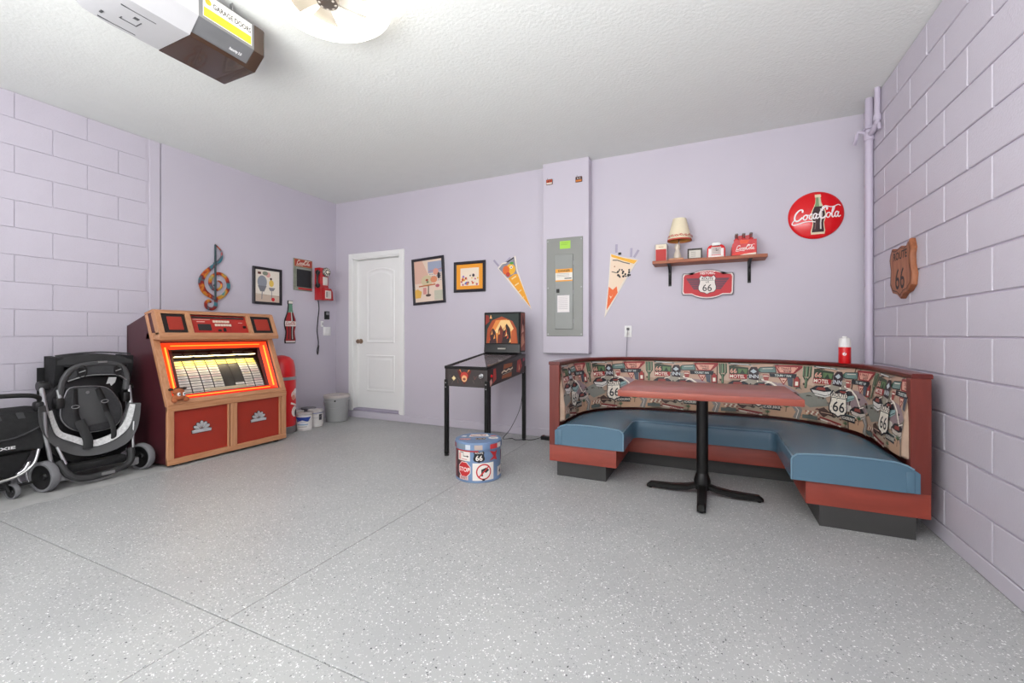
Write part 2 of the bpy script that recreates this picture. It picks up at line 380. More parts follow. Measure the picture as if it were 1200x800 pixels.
# ---------------- door
dr = MB()
dr.box(DX0, DX1, YB+.07, YB+.11, .125, DZ1-.02, .002)
door = struct(dr.build('door_1', white_m, base=(-4, YB+.07, .125)))
dfm = MB()
dfm.box(-4.465, DX0, YB-.012, YB+.03, .088, 2.20, .004).box(DX1, -3.532, YB-.012, YB+.03, .088, 2.20, .004).box(DX0, DX1, YB-.012, YB+.03, DZ1, 2.20, .004)
dfm.box(DX0, DX0+.015, YB-.004, YB+.12, .1, DZ1).box(DX1-.015, DX1, YB-.004, YB+.12, .1, DZ1).box(DX0, DX1, YB-.004, YB+.12, DZ1-.015, DZ1)
dfm.build('door_frame', white_m, door)
MB().box(DX0, DX1, YB+.0, YB+.12, .09, .118, .006).build('threshold', mat('lilac_threshold', '#a59db0', .5), door)
def panel_ring(x0, x1, z0, z1, arch, nm):
    F = plane((0, YB+.07, 0), (1, 0, 0), (0, 0, 1))
    def outl(i):
        p = [(x0+i, z0+i), (x1-i, z0+i)]
        if arch:
            for k in range(9):
                t = k/8; x = x1-i-(x1-x0-2*i)*t; p.append((x, z1-i-.05+.05*math.sin(PI*t)**.8))
        else: p += [(x1-i, z1-i), (x0+i, z1-i)]
        return p
    rows = [[F(u, v, w) for u, v in outl(i)] for i, w in ((0, 0), (.008, .007), (.02, .007), (.032, -.001), (.05, .001), (.065, .006))]
    m = MB().grid(rows, cv=True); m.bm.faces.new([m.bm.verts.new(p) for p in rows[-1]]); m._fix(m.bm.faces[:])
    return m.build(nm, white_m, door)
panel_ring(-4.22, -3.74, 1.0, 2.0, True, 'door_panel'); panel_ring(-4.22, -3.74, .35, .84, False, 'door_panel')
brass = mat('brushed_nickel', '#a58f7c', .3, metal=.9)
MB().lathe((-4.315, YB+.07, 1.02), [(.0, 0), (.033, 0), (.033, .008), (.013, .012), (.012, .035), (.026, .045), (.03, .058), (.024, .07), (0, .073)], 20, (0, -1, 0)).build('door_knob', brass, door)
# ---------------- pipes in the right corner
lp = mat('lavender_pipe_paint', '#c3bacb', .45, var=.01)
pp = thing('wall_pipe', (1.108, 4.15, .0), 'lavender painted vertical pipe running floor to ceiling in the right corner', 'pipe')
MB().tube([(1.108, 4.15, 0), (1.108, 4.15, ZC)], .026, 14).build('pipe', lp, pp)
MB().lathe((1.108, 4.15, 2.60), [(.026, 0), (.033, 0), (.033, .05), (.026, .05)], 14).build('coupling', lp, pp)
MB().box(1.075, 1.139, 4.11, 4.19, 2.68, 2.70, .002).build('clamp', lp, pp)
MB().tube(cr([(1.082, 4.15, 2.66), (1.04, 4.15, 2.67), (1.03, 4.16, 2.63), (1.03, 4.2, 2.6)], 4), .012, 8).build('outlet_stub', lp, pp)
p2 = thing('branch_pipe', (1.115, 3.99, 2.5), 'short lavender painted branch pipe near the ceiling beside the tall corner pipe', 'pipe')
MB().tube(cr([(1.113, 3.99, ZC), (1.113, 3.99, 2.75), (1.113, 3.99, 2.68), (1.110, 4.05, 2.64), (1.108, 4.12, 2.64)], 5), .018, 12).build('pipe', lp, p2)
MB().lathe((1.113, 3.99, 2.68), [(.018, 0), (.025, 0), (.025, .04), (.018, .04)], 12).build('coupling', lp, p2)
MB().tube([(1.113, 3.98, 2.64), (1.113, 3.95, 2.64), (1.113, 3.945, 2.60)], .011, 8).build('valve_stub', lp, p2)

# ================================================================= BOOTH
BXL, BXR, BYL, BYR, BYB, BR = -1.15, 1.07, 3.22, 3.03, 4.29, .72
def bpath(d, n=12):
    xl, xr, yb, r = BXL+d, BXR-d, BYB-d, BR-d
    P = [(xl, BYL+(yb-r-BYL)*k/4) for k in range(4)]
    P += [(xl+r-r*math.cos(PI/2*i/n), yb-r+r*math.sin(PI/2*i/n)) for i in range(n+1)]
    P += [(xl+r+(xr-xl-2*r)*k/6, yb) for k in range(1, 6)]
    P += [(xr-r+r*math.sin(PI/2*i/n), yb-r+r*math.cos(PI/2*i/n)) for i in range(n+1)]
    P += [(xr, yb-r+(BYR-(yb-r))*k/5) for k in range(1, 6)]
    return P
def sweep(mb, prof):
    """prof: closed list of (inset, z) swept round the booth"""
    cols = [bpath(d) for d, z in prof]
    return mb.grid([[V(cols[j][i][0], cols[j][i][1], prof[j][1]) for j in range(len(prof))] for i in range(len(cols[0]))], cv=True, cap=True)
booth = thing('booth_seat', (-.04, 3.7, 0), 'u shaped diner booth with blue vinyl seat and road motif fabric back', 'booth')
sweep(MB(), [(0, .25), (.02, .25), (.02, .875), (0, .875)]).build('outer_shell', cherry_shaded_m, booth)
sweep(MB(), [(-.012, .872), (.075, .872), (.078, .878), (.078, .892), (.072, .898), (-.008, .898), (-.012, .892)]).build('top_rail', rail_m, booth)
# padded back
BT, BB = .868, .428
def back_d(v): return .058+.055*(1-v)+.016*math.sin(PI*min(1, max(0, v)))**.6
vv = [0, .03, .08, .2, .35, .5, .65, .8, .92, .97, 1]
prof = [(back_d(v)-(.015 if v in (0, 1) else 0), BB+(BT-BB)*v) for v in vv]+[(.022, BT), (.022, BB)]
fab_m = mat('fabric_tan', '#b59a86', .8, var=.08, scale=14, bump=.3, bscale=400)
def fine_path(d):
    P = bpath(d, 40); a, z = P[0], P[-1]
    return [a, (a[0], a[1]+.012), (a[0], a[1]+.03)]+P[1:-1]+[(z[0], z[1]+.03), (z[0], z[1]+.012), z]
cols = [fine_path(d) for d, z in prof]; nr = len(cols[0]); rows = []
for i in range(nr):
    k = {0: .25, 1: .8, nr-2: .8, nr-1: .25}.get(i, 1.)
    row = []
    for j, (d, z) in enumerate(prof):
        x, y = cols[j][i]; x0, y0 = fine_path(.022)[i]; row.append(V(x0+(x-x0)*k, y0+(y-y0)*k, z))
    rows.append(row)
bk = MB().grid(rows, cv=True, cap=True).build('backrest', fab_m, booth)
for sx, x0, x1, y0 in ((-1, -1.152, -1.070, BYL), (1, .984, 1.072, BYR)):
    MB().box(x0, x1, y0-.012, y0+.045, .252 if sx > 0 else .246, .873, .003).build('end_post', cherry_shaded_m, booth)
# wooden base and dark plinth (U outlines)
XI0, XI1, YI = -.64, .50, 3.73
def upoly(xo0, xo1, yl, yr, yo, xi0, xi1, yi, r=.45):
    P = [(xo0, yl)]
    P += [(xo0+r-r*math.cos(PI/2*i/6), yo-r+r*math.sin(PI/2*i/6)) for i in range(7)]
    P += [(xo1-r+r*math.sin(PI/2*i/6), yo-r+r*math.cos(PI/2*i/6)) for i in range(7)]
    P += [(xo1, yr), (xi1, yr), (xi1, yi), (xi0, yi), (xi0, yl)]
    return P
FZ = lambda z: (lambda u, v, w=0: V(u, v, z+w))
MB().prism(upoly(BXL, BXR, BYL-.01, BYR-.01, BYB, XI0+.01, XI1+.01, YI), FZ(.122), .135, .002).build('seat_base', cherry_m, booth)
MB().prism(upoly(BXL+.05, BXR-.06, BYL+.03, BYR-.005, BYB-.05, -.715, .577, 3.83), FZ(0), .122).build('plinth', plinth_m, booth)
# cushion: loft between inner and outer edge
IN0, IN1, INY, ir = -.575, .435, 3.68, .05
def inner(n=12):
    P = [(IN0, BYL-.03+(INY-ir-BYL+.03)*k/4) for k in range(4)]
    P += [(IN0+ir-ir*math.cos(PI/2*i/n), INY-ir+ir*math.sin(PI/2*i/n)) for i in range(n+1)]
    P += [(IN0+ir+(IN1-IN0-2*ir)*k/6, INY) for k in range(1, 6)]
    P += [(IN1-ir+ir*math.sin(PI/2*i/n), INY-ir+ir*math.cos(PI/2*i/n)) for i in range(n+1)]
    P += [(IN1, INY-ir+(BYR-.03-(INY-ir))*k/5) for k in range(1, 6)]
    return P
def crown(f): return .395+.028*math.sin(PI*min(1, max(0, f)))**.55
CP = [(0, .257), (0, .33), (0, .378), (.012, .392), (.05, None), (.12, None), (.25, None), (.45, None), (.65, None), (.82, None), (.91, .402), (.955, .385), (1, .365), (1, .257)]
ou, inn = bpath(.05), inner(); ou = [(x, max(y, (BYL if x < 0 else BYR)-.03) if i not in (0, len(ou)-1) else (BYL if x < 0 else BYR)-.03) for i, (x, y) in enumerate(ou)]
rows = []
for (xo, yo), (xi, yi) in zip(ou, inn):
    rows.append([V(xi+(xo-xi)*f, yi+(yo-yi)*f, z if z is not None else crown(f*.9+.05)) for f, z in CP])
CR = rows; cu_ = MB().grid(rows, cv=True, cap=True)
cush = cu_.build('seat_cushion', vinyl_m, booth, sharp=50)
pm = MB()
rows = CR; pm.tube([V(r[3].x, r[3].y, r[3].z+.001) for r in rows], .005, 6)
for r in (rows[0], rows[-1]): pm.tube([p+V(0, -.002, .001) for p in r[2:12]], .0045, 6)
for r in (rows[0], rows[-1]): pm.tube([r[0]+V(0, -.002, .004), r[2]+V(0, -.002, 0)], .0045, 6)
pm.build('piping', piping_m, cush)
for (x0, x1, y) in ((-1.078, -1.04, BYL), (.96, .998, BYR)):
    MB().box(x0, x1, y-.034, y+.12, .257, .372, .006, 2).build('end_cushion', vinyl_m, booth)
# printed fabric pattern on the back
def arcs(d):
    P = [Vector(p) for p in bpath(d, 24)]; L = [0]
    for a, c in zip(P, P[1:]): L.append(L[-1]+(c-a).length)
    return P, L
PP, LL = arcs(.085)
def FB(u, v, w=0):
    u = min(max(u, .02), LL[-1]-.02); i = max(k for k in range(len(LL)-1) if LL[k] <= u)
    t = (u-LL[i])/(LL[i+1]-LL[i]); p = PP[i].lerp(PP[i+1], t)
    def tan(k): return (PP[min(k+1, len(PP)-1)]-PP[max(k-1, 0)]).normalized()
    d = tan(i).lerp(tan(i+1), t).normalized(); n = Vector((d.y, -d.x)); f = 1-v/(BT-BB)
    f = min(1, max(0, f)); q = p+n*(back_d(f)-.085+w+.0006)
    return V(q.x, q.y, BB+(BT-BB)*f)
fp = Print(FB, .00005, .014); HT = BT-BB
GY, TL, RD, CRM, DK, PK, GN, BG, MV = '#8b8b82', '#6f8781', '#8e2a2e', '#ece3d4', '#26262c', '#d9a08d', '#4f6a4a', '#a58f7f', '#9b8689'
def tile(u0):
    fp.l = 0
    kx = .62/740; kv = HT/520
    q = lambda x, y: (u0+x*kx, (y-130)*kv)
    def cl(pts):
        out = []
        for x, y in pts:
            u, v = q(x, y); out.append((min(max(u, .004), LL[-1]-.004), min(max(v, .006), HT-.006)))
        return out
    def ok(x0, x1): return u0+x1*kx > .01 and u0+x0*kx < LL[-1]-.01
    def pol(pts, c):
        xs = [p[0] for p in pts]
        if not ok(min(xs), max(xs)): return
        p = cl(pts); 
        if max(a[0] for a in p)-min(a[0] for a in p) < .004: return
        try: fp.poly(p, c)
        except ValueError: pass
    def rc(x0, y0, x1, y1, c): pol([(x0, y0), (x1, y0), (x1, y1), (x0, y1)], c)
    def tx(t, x, y, hpx, c, wf=1., bold=.02, rot=0.):
        u, v = q(x, y)
        if u < .04 or u > LL[-1]-.04: return
        vs, fs = text_mesh(t, bold); k = hpx*kv/.7; cc, sn = math.cos(rot), math.sin(rot)
        fp.mesh([(u+(a*wf*cc-b_*sn)*k, v-(a*wf*sn+b_*cc)*k) for a, b_ in vs], fs, c)
    def ln(pts, w, c):
        if ok(min(p[0] for p in pts), max(p[0] for p in pts)): fp.line(cl(pts), w*kv, c)
    rnd = random.Random(3)
    pol([(0, 130), (740, 130), (740, 330), (500, 300), (200, 340), (0, 300)], '#bf9f8a')
    pol([(0, 300), (180, 320), (360, 420), (240, 520), (0, 480)], MV); pol([(540, 280), (740, 250), (740, 480), (640, 420)], '#a29a8c')
    pol([(250, 420), (520, 350), (600, 480), (420, 520)], GY); pol([(60, 560), (220, 520), (420, 560), (400, 645), (60, 645)], '#c9a184')
    pol([(560, 560), (740, 500), (740, 640), (520, 640)], '#b7a48f'); pol([(330, 140), (430, 135), (500, 200), (440, 320), (340, 300)], '#c8ab98')
    for k in range(70):
        x, y = rnd.uniform(0, 735), rnd.uniform(140, 635); a = rnd.uniform(8, 26); b_ = rnd.uniform(5, 14)
        c = rnd.choice(['#4a4038', '#5f5a50', '#7b6f68', '#8e7a74', '#d6c4b2', '#59665a', '#7a4a42', '#3c3a3e', '#9a8f84', '#c9b8b0'])
        pol([(x-a, y+rnd.uniform(-4, 4)), (x-a*.3, y-b_), (x+a*.7, y-b_*.7), (x+a, y+rnd.uniform(-3, 6)), (x+a*.2, y+b_), (x-a*.6, y+b_*.6)], c)
        if k % 3 == 0: ln([(x-a, y+b_), (x+a*.4, y-b_*.2), (x+a*1.3, y+b_*.8)], 4, '#322c2c')
    # distant mesas, clouds
    pol([(620, 230), (650, 200), (700, 200), (730, 240)], '#8f7d75'); pol([(0, 470), (30, 440), (90, 445), (110, 480), (60, 500)], '#d8cfc4')
    # roads
    ln([(-10, 290), (80, 320), (140, 360), (230, 470)], 15, CRM); ln([(690, 210), (696, 330)], 9, CRM); ln([(240, 470), (330, 560), (300, 640)], 60, '#8d8782'); ln([(250, 480), (325, 560), (302, 640)], 6, CRM)
    # arrow trailer + sign
    pol([(-60, 210), (-20, 170), (110, 160), (120, 222), (-10, 226)], DK); pol([(-52, 206), (-18, 176), (104, 167), (112, 215), (-8, 219)], TL); pol([(-52, 206), (-20, 180), (-20, 212)], '#3f6a52')
    ln([(0, 185), (90, 180)], 5, CRM)
    pol([(100, 145), (335, 138), (335, 160), (270, 222), (138, 222)], RD); pol([(118, 160), (300, 158), (262, 213), (150, 213)], PK)
    tx('TRAILS', 200, 186, 20, '#6d2b28'); tx('WEST', 215, 210, 18, '#3a2a2a')
    pol([(58, 226), (292, 222), (292, 262), (66, 262)], DK); tx('TOURIST INN', 176, 254, 20, '#d5ddd6', .8)
    pol([(138, 264), (224, 264), (184, 335)], RD); pol([(152, 270), (212, 270), (183, 320)], '#e0b9a3'); pol([(170, 284), (196, 284), (183, 305)], RD)
    pol([(212, 262), (262, 262), (262, 345), (225, 335)], '#4b515c')
    pol([(0, 240), (60, 240), (50, 300), (14, 300)], '#a2504a'); ln([(6, 256), (52, 256)], 9, CRM)
    # petrol pump
    pol([(268, 262), (325, 262), (328, 345), (270, 345)], DK); rc(274, 266, 320, 342, '#a33a35'); rc(284, 292, 310, 330, CRM); pol([(285, 250), (310, 250), (310, 282), (285, 282)], '#a33a35')
    # cactus
    for x, w in ((378, 24), (350, 13), (408, 13)):
        ln([(x, 142), (x+2, 240)], w*1.3, '#39503c'); ln([(x-4, 145), (x-2, 236)], w*.3, '#8aa07f')
    ln([(350, 236), (378, 290), (408, 236)], 12, '#39503c'); ln([(378, 250), (376, 345)], 22, '#39503c'); ln([(372, 160), (374, 335)], 5, '#8aa07f')
    # 66 motel sign block
    pol([(436, 160), (615, 178), (615, 250), (440, 246)], '#3a4436'); tx('66', 478, 236, 44, '#e0a793', 1.); pol([(520, 190), (606, 194), (600, 240), (524, 236)], '#5f7a52'); pol([(536, 240), (560, 198), (584, 240)], '#2d3d30')
    rc(438, 246, 600, 292, '#9c2428'); tx('MOTEL', 512, 284, 32, CRM, .95)
    pol([(640, 170), (690, 170), (708, 205), (706, 302), (618, 292), (618, 205)], '#33262c'); pol([(630, 215), (660, 190), (690, 215), (660, 235)], '#b9c4c8'); tx('INN', 662, 280, 34, '#cfd3d6', 1.)
    ln([(430, 140), (640, 150)], 16, '#55605c'); ln([(450, 142), (620, 150)], 7, '#d8d8d2'); ln([(620, 150), (720, 136)], 7, GY)
    # cars
    for ox, oy, body in ((0, 0, '#d9d6cf'), (-520, 10, '#93b0ae'), (-330, 130, '#c8bdb2')):
        pol([(415+ox, 350+oy), (470+ox, 312+oy), (560+ox, 308+oy), (610+ox, 335+oy), (620+ox, 365+oy), (540+ox, 392+oy), (430+ox, 372+oy)], DK)
        pol([(480+ox, 325+oy), (548+ox, 322+oy), (560+ox, 348+oy), (470+ox, 350+oy)], '#8e4039'); pol([(430+ox, 352+oy), (545+ox, 362+oy), (640+ox, 345+oy), (645+ox, 375+oy), (560+ox, 412+oy), (470+ox, 400+oy)], body)
        ln([(440+ox, 380+oy), (560+ox, 396+oy), (640+ox, 366+oy)], 5, DK); ln([(540+ox, 318+oy), (600+ox, 300+oy)], 8, CRM)
    # small bits: bike, bar, checks, palms, banner
    pol([(0, 520), (162, 528), (162, 582), (0, 575)], DK); tx('ROADRUNNER', 82, 566, 25, CRM, .62); ln([(5, 520), (160, 528)], 5, TL)
    for k in range(6):
        for j in range(2): rc(385+k*22+j*11, 548+j*16, 396+k*22+j*11, 564+j*16, CRM if (k+j) % 2 else '#9b5b50')
    rc(360, 590, 500, 625, '#5c655f'); ln([(520, 592), (740, 622)], 13, '#8e2a2e'); ln([(530, 610), (735, 640)], 10, CRM)
    for (x, y, s) in ((215, 540, 1), (45, 610, .8), (690, 480, .8)):
        for a in (-70, -35, 0, 35, 70): ln([(x, y), (x+34*s*math.sin(math.radians(a)), y-34*s*math.cos(math.radians(a)))], 9*s, GN)
        ln([(x, y), (x-4, y+46*s)], 7, '#6a5140')
    pol([(505, 520), (560, 498), (610, 530), (650, 520), (660, 570), (600, 560), (560, 588), (520, 560)], '#4a3632'); ln([(530, 545), (640, 548)], 6, '#c7a58f')
    tx('ARIZONA', 655+0, 640, 22, '#8e2a2e', .8)
    # big route shield
    for sc, c in ((1.12, DK), (1.0, CRM)):
        pol([(x, -y) for x, y in shield(712-10, -447, 178*sc, 205*sc)], c)
    ln([(628, 398), (790, 398)], 6, DK); tx('ROUTE', 704, 388, 33, DK, 1.); tx('66', 706, 515, 88, DK, 1.05, .01)
s0 = LL[-1]*.0-.30
k0 = 0
while s0+.62*k0 < LL[-1]:
    tile(s0+.62*k0); k0 += 1
fp.build('printed_pattern', bk, 'printed desert highway motifs with ROUTE 66 shields and MOTEL signs')
# upright seams in the back
for u in (LL[-1]*.25, LL[-1]*.5, LL[-1]*.78):
    MB().tube([FB(u, HT*k/8, .003) for k in range(9)], .003, 6).build('seam', mat('dark_seam', '#3b302c', .8), bk)

# ================================================================= TABLE
tb = thing('diner_table', (-.04, 3.28, 0), 'cherry wood topped table on one black pedestal with a four footed base', 'table')
MB().box(-.565, .49, 2.925, 3.645, .697, .739, .004, 2).build('tabletop', wood('table_cherry', '#ab5a48', '#95473a', .3, (1.2, 10, 10), 2.5), tb)
MB().tube([(-.05, 3.28, .05), (-.05, 3.28, .69)], .038, 20).build('pedestal', blackmetal_m, tb)
MB().box(-.2, .1, 3.13, 3.43, .68, .697, .004).build('mounting_plate', blackmetal_m, tb)
for a in (0, 90, 180, 270):
    c, s_ = math.cos(math.radians(a)), math.sin(math.radians(a)); L_ = .37
    rows = []
    for t in (0, .1, .25, .5, .75, .93, 1):
        w = .032-.006*t; top = .05*(1-t)**5+.052-.008*t; bot = max(.012, top-.036); top = top if t < .97 else .022
        x = L_*t
        rows.append([V(-.05+c*x-s_*yy, 3.28+s_*x+c*yy, zz) for yy, zz in ((-w, bot), (-w, top-.010), (-w*.6, top), (w*.6, top), (w, top-.010), (w, bot))])
    MB().grid(rows, cv=True, cap=True).lathe((-.05+c*.345, 3.28+s_*.345, 0), [(.012, 0), (.014, .004), (.008, .016)], 10).build('foot', blackmetal_m, tb)
MB().lathe((-.05, 3.28, .04), [(.05, 0), (.055, .06), (.042, .1), (.038, .11)], 20).build('collar', blackmetal_m, tb)
# spray bottle on the rail: red drink bottle
rb = thing('squeeze_bottle', (.905, 3.93, .898), 'red bottle with white top standing on the booth back rail', 'bottle')
MB().lathe((.905, 3.93, .898), [(0, 0), (.036, 0), (.038, .004), (.038, .118), (.036, .122)], 24).build('body', red_m, rb)
MB().lathe((.905, 3.93, .898), [(.037, .119), (.037, .165), (.034, .185), (.016, .19), (.014, .2), (.0, .202)], 24).build('cap', mat('white_plastic', '#e8e6e4', .35), rb)
pf = Print(lambda u, v, w=0: V(.905+(.038+w)*math.sin(u/.038-.25), 3.93-(.038+w)*math.cos(u/.038-.25), .898+v), .0003, .01)
pf.disc(0, .07, .012, '#f3e6e4'); pf.line([(0, .06), (.004, .08)], .004, '#cf1016'); pf.build('printed_emblem', rb)
# ================================================================= JUKEBOX
JY0, JY1 = 2.045, 3.135
jk = thing('jukebox', (-4.4, 2.59, 0), 'big red and oak jukebox with glowing orange neon window against the left wall', 'jukebox')
maroon = mat('maroon_laminate', '#4b2027', .35, var=.04)
jred = mat('jukebox_red_panel', '#a2301f', .45, var=.05)
jdark = mat('jukebox_dark_inside', '#2a2422', .5)
prof = [(-4.700, .03), (-4.085, .03), (-4.085, .51), (-4.395, 1.285), (-4.69, 1.19)]
Fx = lambda y: (lambda u, v, w=0: V(u, y+w, v))
cab = MB()
cab.prism(prof, Fx(JY0), .022).prism(prof, Fx(JY1-.022), .022)
cab.box(-4.70, -4.68, JY0, JY1, .03, 1.19).box(-4.70, -4.09, JY0+.02, JY1-.02, .03, .05)
cab.prism([(-4.69, 1.19), (-4.395, 1.285), (-4.39, 1.265), (-4.68, 1.17)], Fx(JY0+.02), JY1-JY0-.04)
cab.build('cabinet', maroon, jk)
for y in (JY0+.06, JY1-.1):
    for x in (-4.15, -4.62): MB().box(x, x+.05, y, y+.04, 0, .032, .003).build('foot', blackmetal_m, jk)
# lower doors
xf = -4.085
for y0, y1 in ((JY0-.004, JY0+.048), (2.56, 2.622), (JY1-.048, JY1+.004)): MB().box(xf-.01, xf+.018, y0, y1, .022, .512, .004).build('upright_trim', oakv_m, jk)
for z0, z1 in ((.022, .07), (.468, .52)): MB().box(xf-.008, xf+.021, JY0-.004, JY1+.004, z0, z1, .004).build('rail_trim', oak_m, jk)
fan_m = mat('cast_silver', '#c2c2c4', .35, metal=.25)
for y0, y1 in ((2.093, 2.56), (2.622, 3.087)):
    d = MB().box(xf-.02, xf-.006, y0, y1, .07, .468).build('door', jred, jk)
    MB().box(xf-.006, xf+.012, y1-.022, y1-.008, .07, .468, .003).build('edge_bead', oakv_m, d)
    yc, zc = (y0+y1)/2-.01, .285
    F = plane((xf-.006, yc, zc), (0, 1, 0), (0, 0, 1))
    def petals(mb, F, g, t, bev):
        for a, l in ((0, .078), (-31, .074), (31, .074), (-61, .074), (61, .074)):
            c, s_ = math.cos(math.radians(a)), math.sin(math.radians(a)); l += g
            pl = [(0, l*.22), (.0115+g, l*.6), (.0125+g, l*.8), (.006+g, l*.95), (0, l), (-.006-g, l*.95), (-.0125-g, l*.8), (-.0115-g, l*.6)]
            mb.prism([(x*c+y*s_, -x*s_+y*c-.012) for x, y in pl], F, t, bev)
        return mb.prism([(-.076-g, -.034-g), (.076+g, -.034-g), (.080+g, -.012+g), (.05, -.004+g), (-.05, -.004+g), (-.080-g, -.012+g)], F, t, bev)
    petals(MB(), F, .0045, .003, 0).build('emblem_backing_plate', jdark, d)  # dark backing plate that outlines the petals
    e = MB(); F = plane((xf-.003, yc, zc), (0, 1, 0), (0, 0, 1))
    petals(e, F, 0, .009, .002)
    e.build('fan_emblem', fan_m, d)
# window plane
WU = V(-.372, 0, .928).normalized(); WO = V(-4.085, JY0, .52)
Fw = plane(WO, (0, 1, 0), WU)     # lift is outwards (+x)
if Fw(0, 0, 1).x < WO.x: _f = Fw; Fw = lambda a, b_, w=0: _f(a, b_, -w)
JW = JY1-JY0; WL = .60
def wbox(mb, u0, u1, v0, v1, w0, w1, bev=.003):
    n = (Fw(0, 0, 1)-Fw(0, 0, 0)); return mb.obox(Fw((u0+u1)/2, (v0+v1)/2, (w0+w1)/2), V(0, 1, 0), WU, n, (u1-u0)/2, (v1-v0)/2, (w1-w0)/2, bev)
for a in ((-.004, .048, -.005, .82, -.02, .018), (JW-.048, JW+.004, -.005, .82, -.02, .018)): m = MB(); wbox(m, *a); m.build('window_stile', oakv_m, jk)
for a in ((.04, JW-.04, -.004, .035, -.02, .02), (.04, JW-.04, .572, .612, -.02, .016)): m = MB(); wbox(m, *a); m.build('window_rail', oak_m, jk)
m = MB(); wbox(m, .03, JW-.03, .02, .60, -.17, -.16); m.build('window_back', jdark, jk)
# sloping light channels around the window: outer edge at the frame, inner edge sunk
ue, ve, ui0, ui1, vi0, vi1 = (.048, JW-.048), (.035, .572), .155, JW-.15, .10, .50
neon = mat('orange_glow_panel', '#ff4414', .5, var=.05, emit=.75)
neon_core = mat('neon_tube_light', '#ff9c30', .4, var=.02, emit=1.6)
neon_red = mat('red_glow_panel', '#ee1c14', .5, var=.05, emit=.45)
red_frame = mat('red_plastic_channel', '#5a1a18', .35)
corn_o = [(ue[0], ve[0]), (ue[1], ve[0]), (ue[1], ve[1]), (ue[0], ve[1])]; corn_i = [(ui0, vi0), (ui1, vi0), (ui1, vi1), (ui0, vi1)]
lt = thing  # (name kept short)
light_root = None
for k, nm in enumerate(('bottom', 'right', 'top', 'left')):
    a, b_ = corn_o[k], corn_o[(k+1) % 4]; c, d = corn_i[(k+1) % 4], corn_i[k]
    def L2(p, q, t): return (p[0]+(q[0]-p[0])*t, p[1]+(q[1]-p[1])*t)
    def strip(t0, t1, w0, w1, mt, name, e=.02):
        A, B, C_, D = L2(a, d, t0), L2(b_, c, t0), L2(b_, c, t1), L2(a, d, t1)
        top = [Fw(*A, w0), Fw(*B, w0), Fw(*C_, w1), Fw(*D, w1)]; bot = [p-WU.cross(V(0, 1, 0)).normalized()*0+ (Fw(0, 0, -.004)-Fw(0, 0, 0)) for p in top]
        m = MB(); m.grid([bot, top], cv=True); m.bm.faces.new([m.bm.verts.new(p) for p in top]); m._fix(m.bm.faces[:]); return m.build(name, mt, jk)
    if k in (0, 2):
        strip(0, .14, -.004, -.010, red_frame, 'light_channel'); s_ = strip(.14, .85, -.010, -.045, neon_red if k == 0 else neon, 'glow_panel'); strip(.85, 1, -.045, -.055, jdark, 'light_channel')
    else:
        strip(0, .12, -.004, -.010, red_frame, 'light_channel'); s_ = strip(.12, .72, -.010, -.045, neon, 'glow_panel'); strip(.72, 1, -.045, -.055, red_frame, 'light_channel')
    t = .5 if k in (0, 2) else .42
    p, q = L2(a, d, t), L2(b_, c, t); p, q = L2(p, q, .04), L2(p, q, .96)
    MB().tube([Fw(*p, -.020), Fw(*q, -.020)], .007 if k in (1, 3) else .004, 8).build('neon_tube', neon_core, jk)
# title strip drum: 8 columns on a curved rack
def Fd(u, s):    # s 0 bottom .. 1 top on a curved rack
    v = .085+.34*s; w = -.060-.062*(s**2.0)
    return Fw(u, v, w)
rack = MB(); rack.grid([[Fd(u, k/12)+ (Fw(0, 0, -.006)-Fw(0, 0, 0)) for k in range(13)] for u in (.152, JW-.148)]).build('title_rack', mat('rack_grey', '#45413c', .4), jk)
tcols = ['#e9e4da', '#efe9df', '#dcd7cd', '#e6d0cb', '#ece7cf', '#e4e2df']
tm = [mat('title_card_%s' % 'abcdef'[i], c, .5, var=.03) for i, c in enumerate(tcols)]
ty = mat('title_card_yellow_glow', '#f2d75a', .5, var=.05, emit=0); ty2 = mat('title_card_pale_glow', '#efe3a0', .5, var=.03)  # the lamp's yellow glow is put into the top rows' card colour
red_line = mat('title_red_line', '#c9655c', .5)
NC, NR = 8, 13; cw = (JW-.15-.155-.012)/NC
trnd = random.Random(5)
for c in range(NC):
    for r in range(NR):
        s0, s1 = r/NR+.006, (r+1)/NR-.012
        if c == 4 and r < NR-2: continue
        if c == 5 and 2 < r < NR-2: continue
        if c in (3, 4, 5) and r < 1: continue
        u0 = .160+c*cw; u1 = u0+cw*.90
        A = [Fd(u0, s0), Fd(u1, s0), Fd(u1, s1), Fd(u0, s1)]; dn = Fw(0, 0, -.003)-Fw(0, 0, 0)
        m = MB(); m.grid([[p+dn for p in A], A], cv=True); m.bm.faces.new([m.bm.verts.new(p) for p in A]); m._fix(m.bm.faces[:])
        mt = ty if r >= NR-2 else ty2 if r == NR-3 else tm[trnd.randrange(6)]
        o = m.build('title_card', mt, jk)
m = MB()
for c in range(NC+1):
    u = .160+c*cw-.005; m.tube([Fd(u, k/10)+(Fw(0, 0, .002)-Fw(0, 0, 0)) for k in range(11)], .003, 6)
m.build('column_divider', jdark, jk)
tp_ = Print(lambda u, v, w=0: Fd(u, v)+(Fw(0, 0, w+.0008)-Fw(0, 0, 0)), .0002)
for c in range(NC):
    for r in range(NR):
        if (c == 4) or (c == 5 and r > 2) or (c in (3, 5) and r < 1): continue
        u0 = .160+c*cw; s0 = r/NR; tp_.l = 0
        tp_.line([(u0+.02, s0+.5/NR), (u0+cw*.7, s0+.5/NR)], .008, '#c9bcb2' if trnd.random() < .8 else '#c4655e')
        if trnd.random() < .6: tp_.line([(u0+.02, s0+.25/NR), (u0+cw*.6, s0+.25/NR)], .005, '#b3ada6')
        if trnd.random() < .6: tp_.line([(u0+.015, s0+.75/NR), (u0+cw*.7, s0+.75/NR)], .005, '#b3ada6')
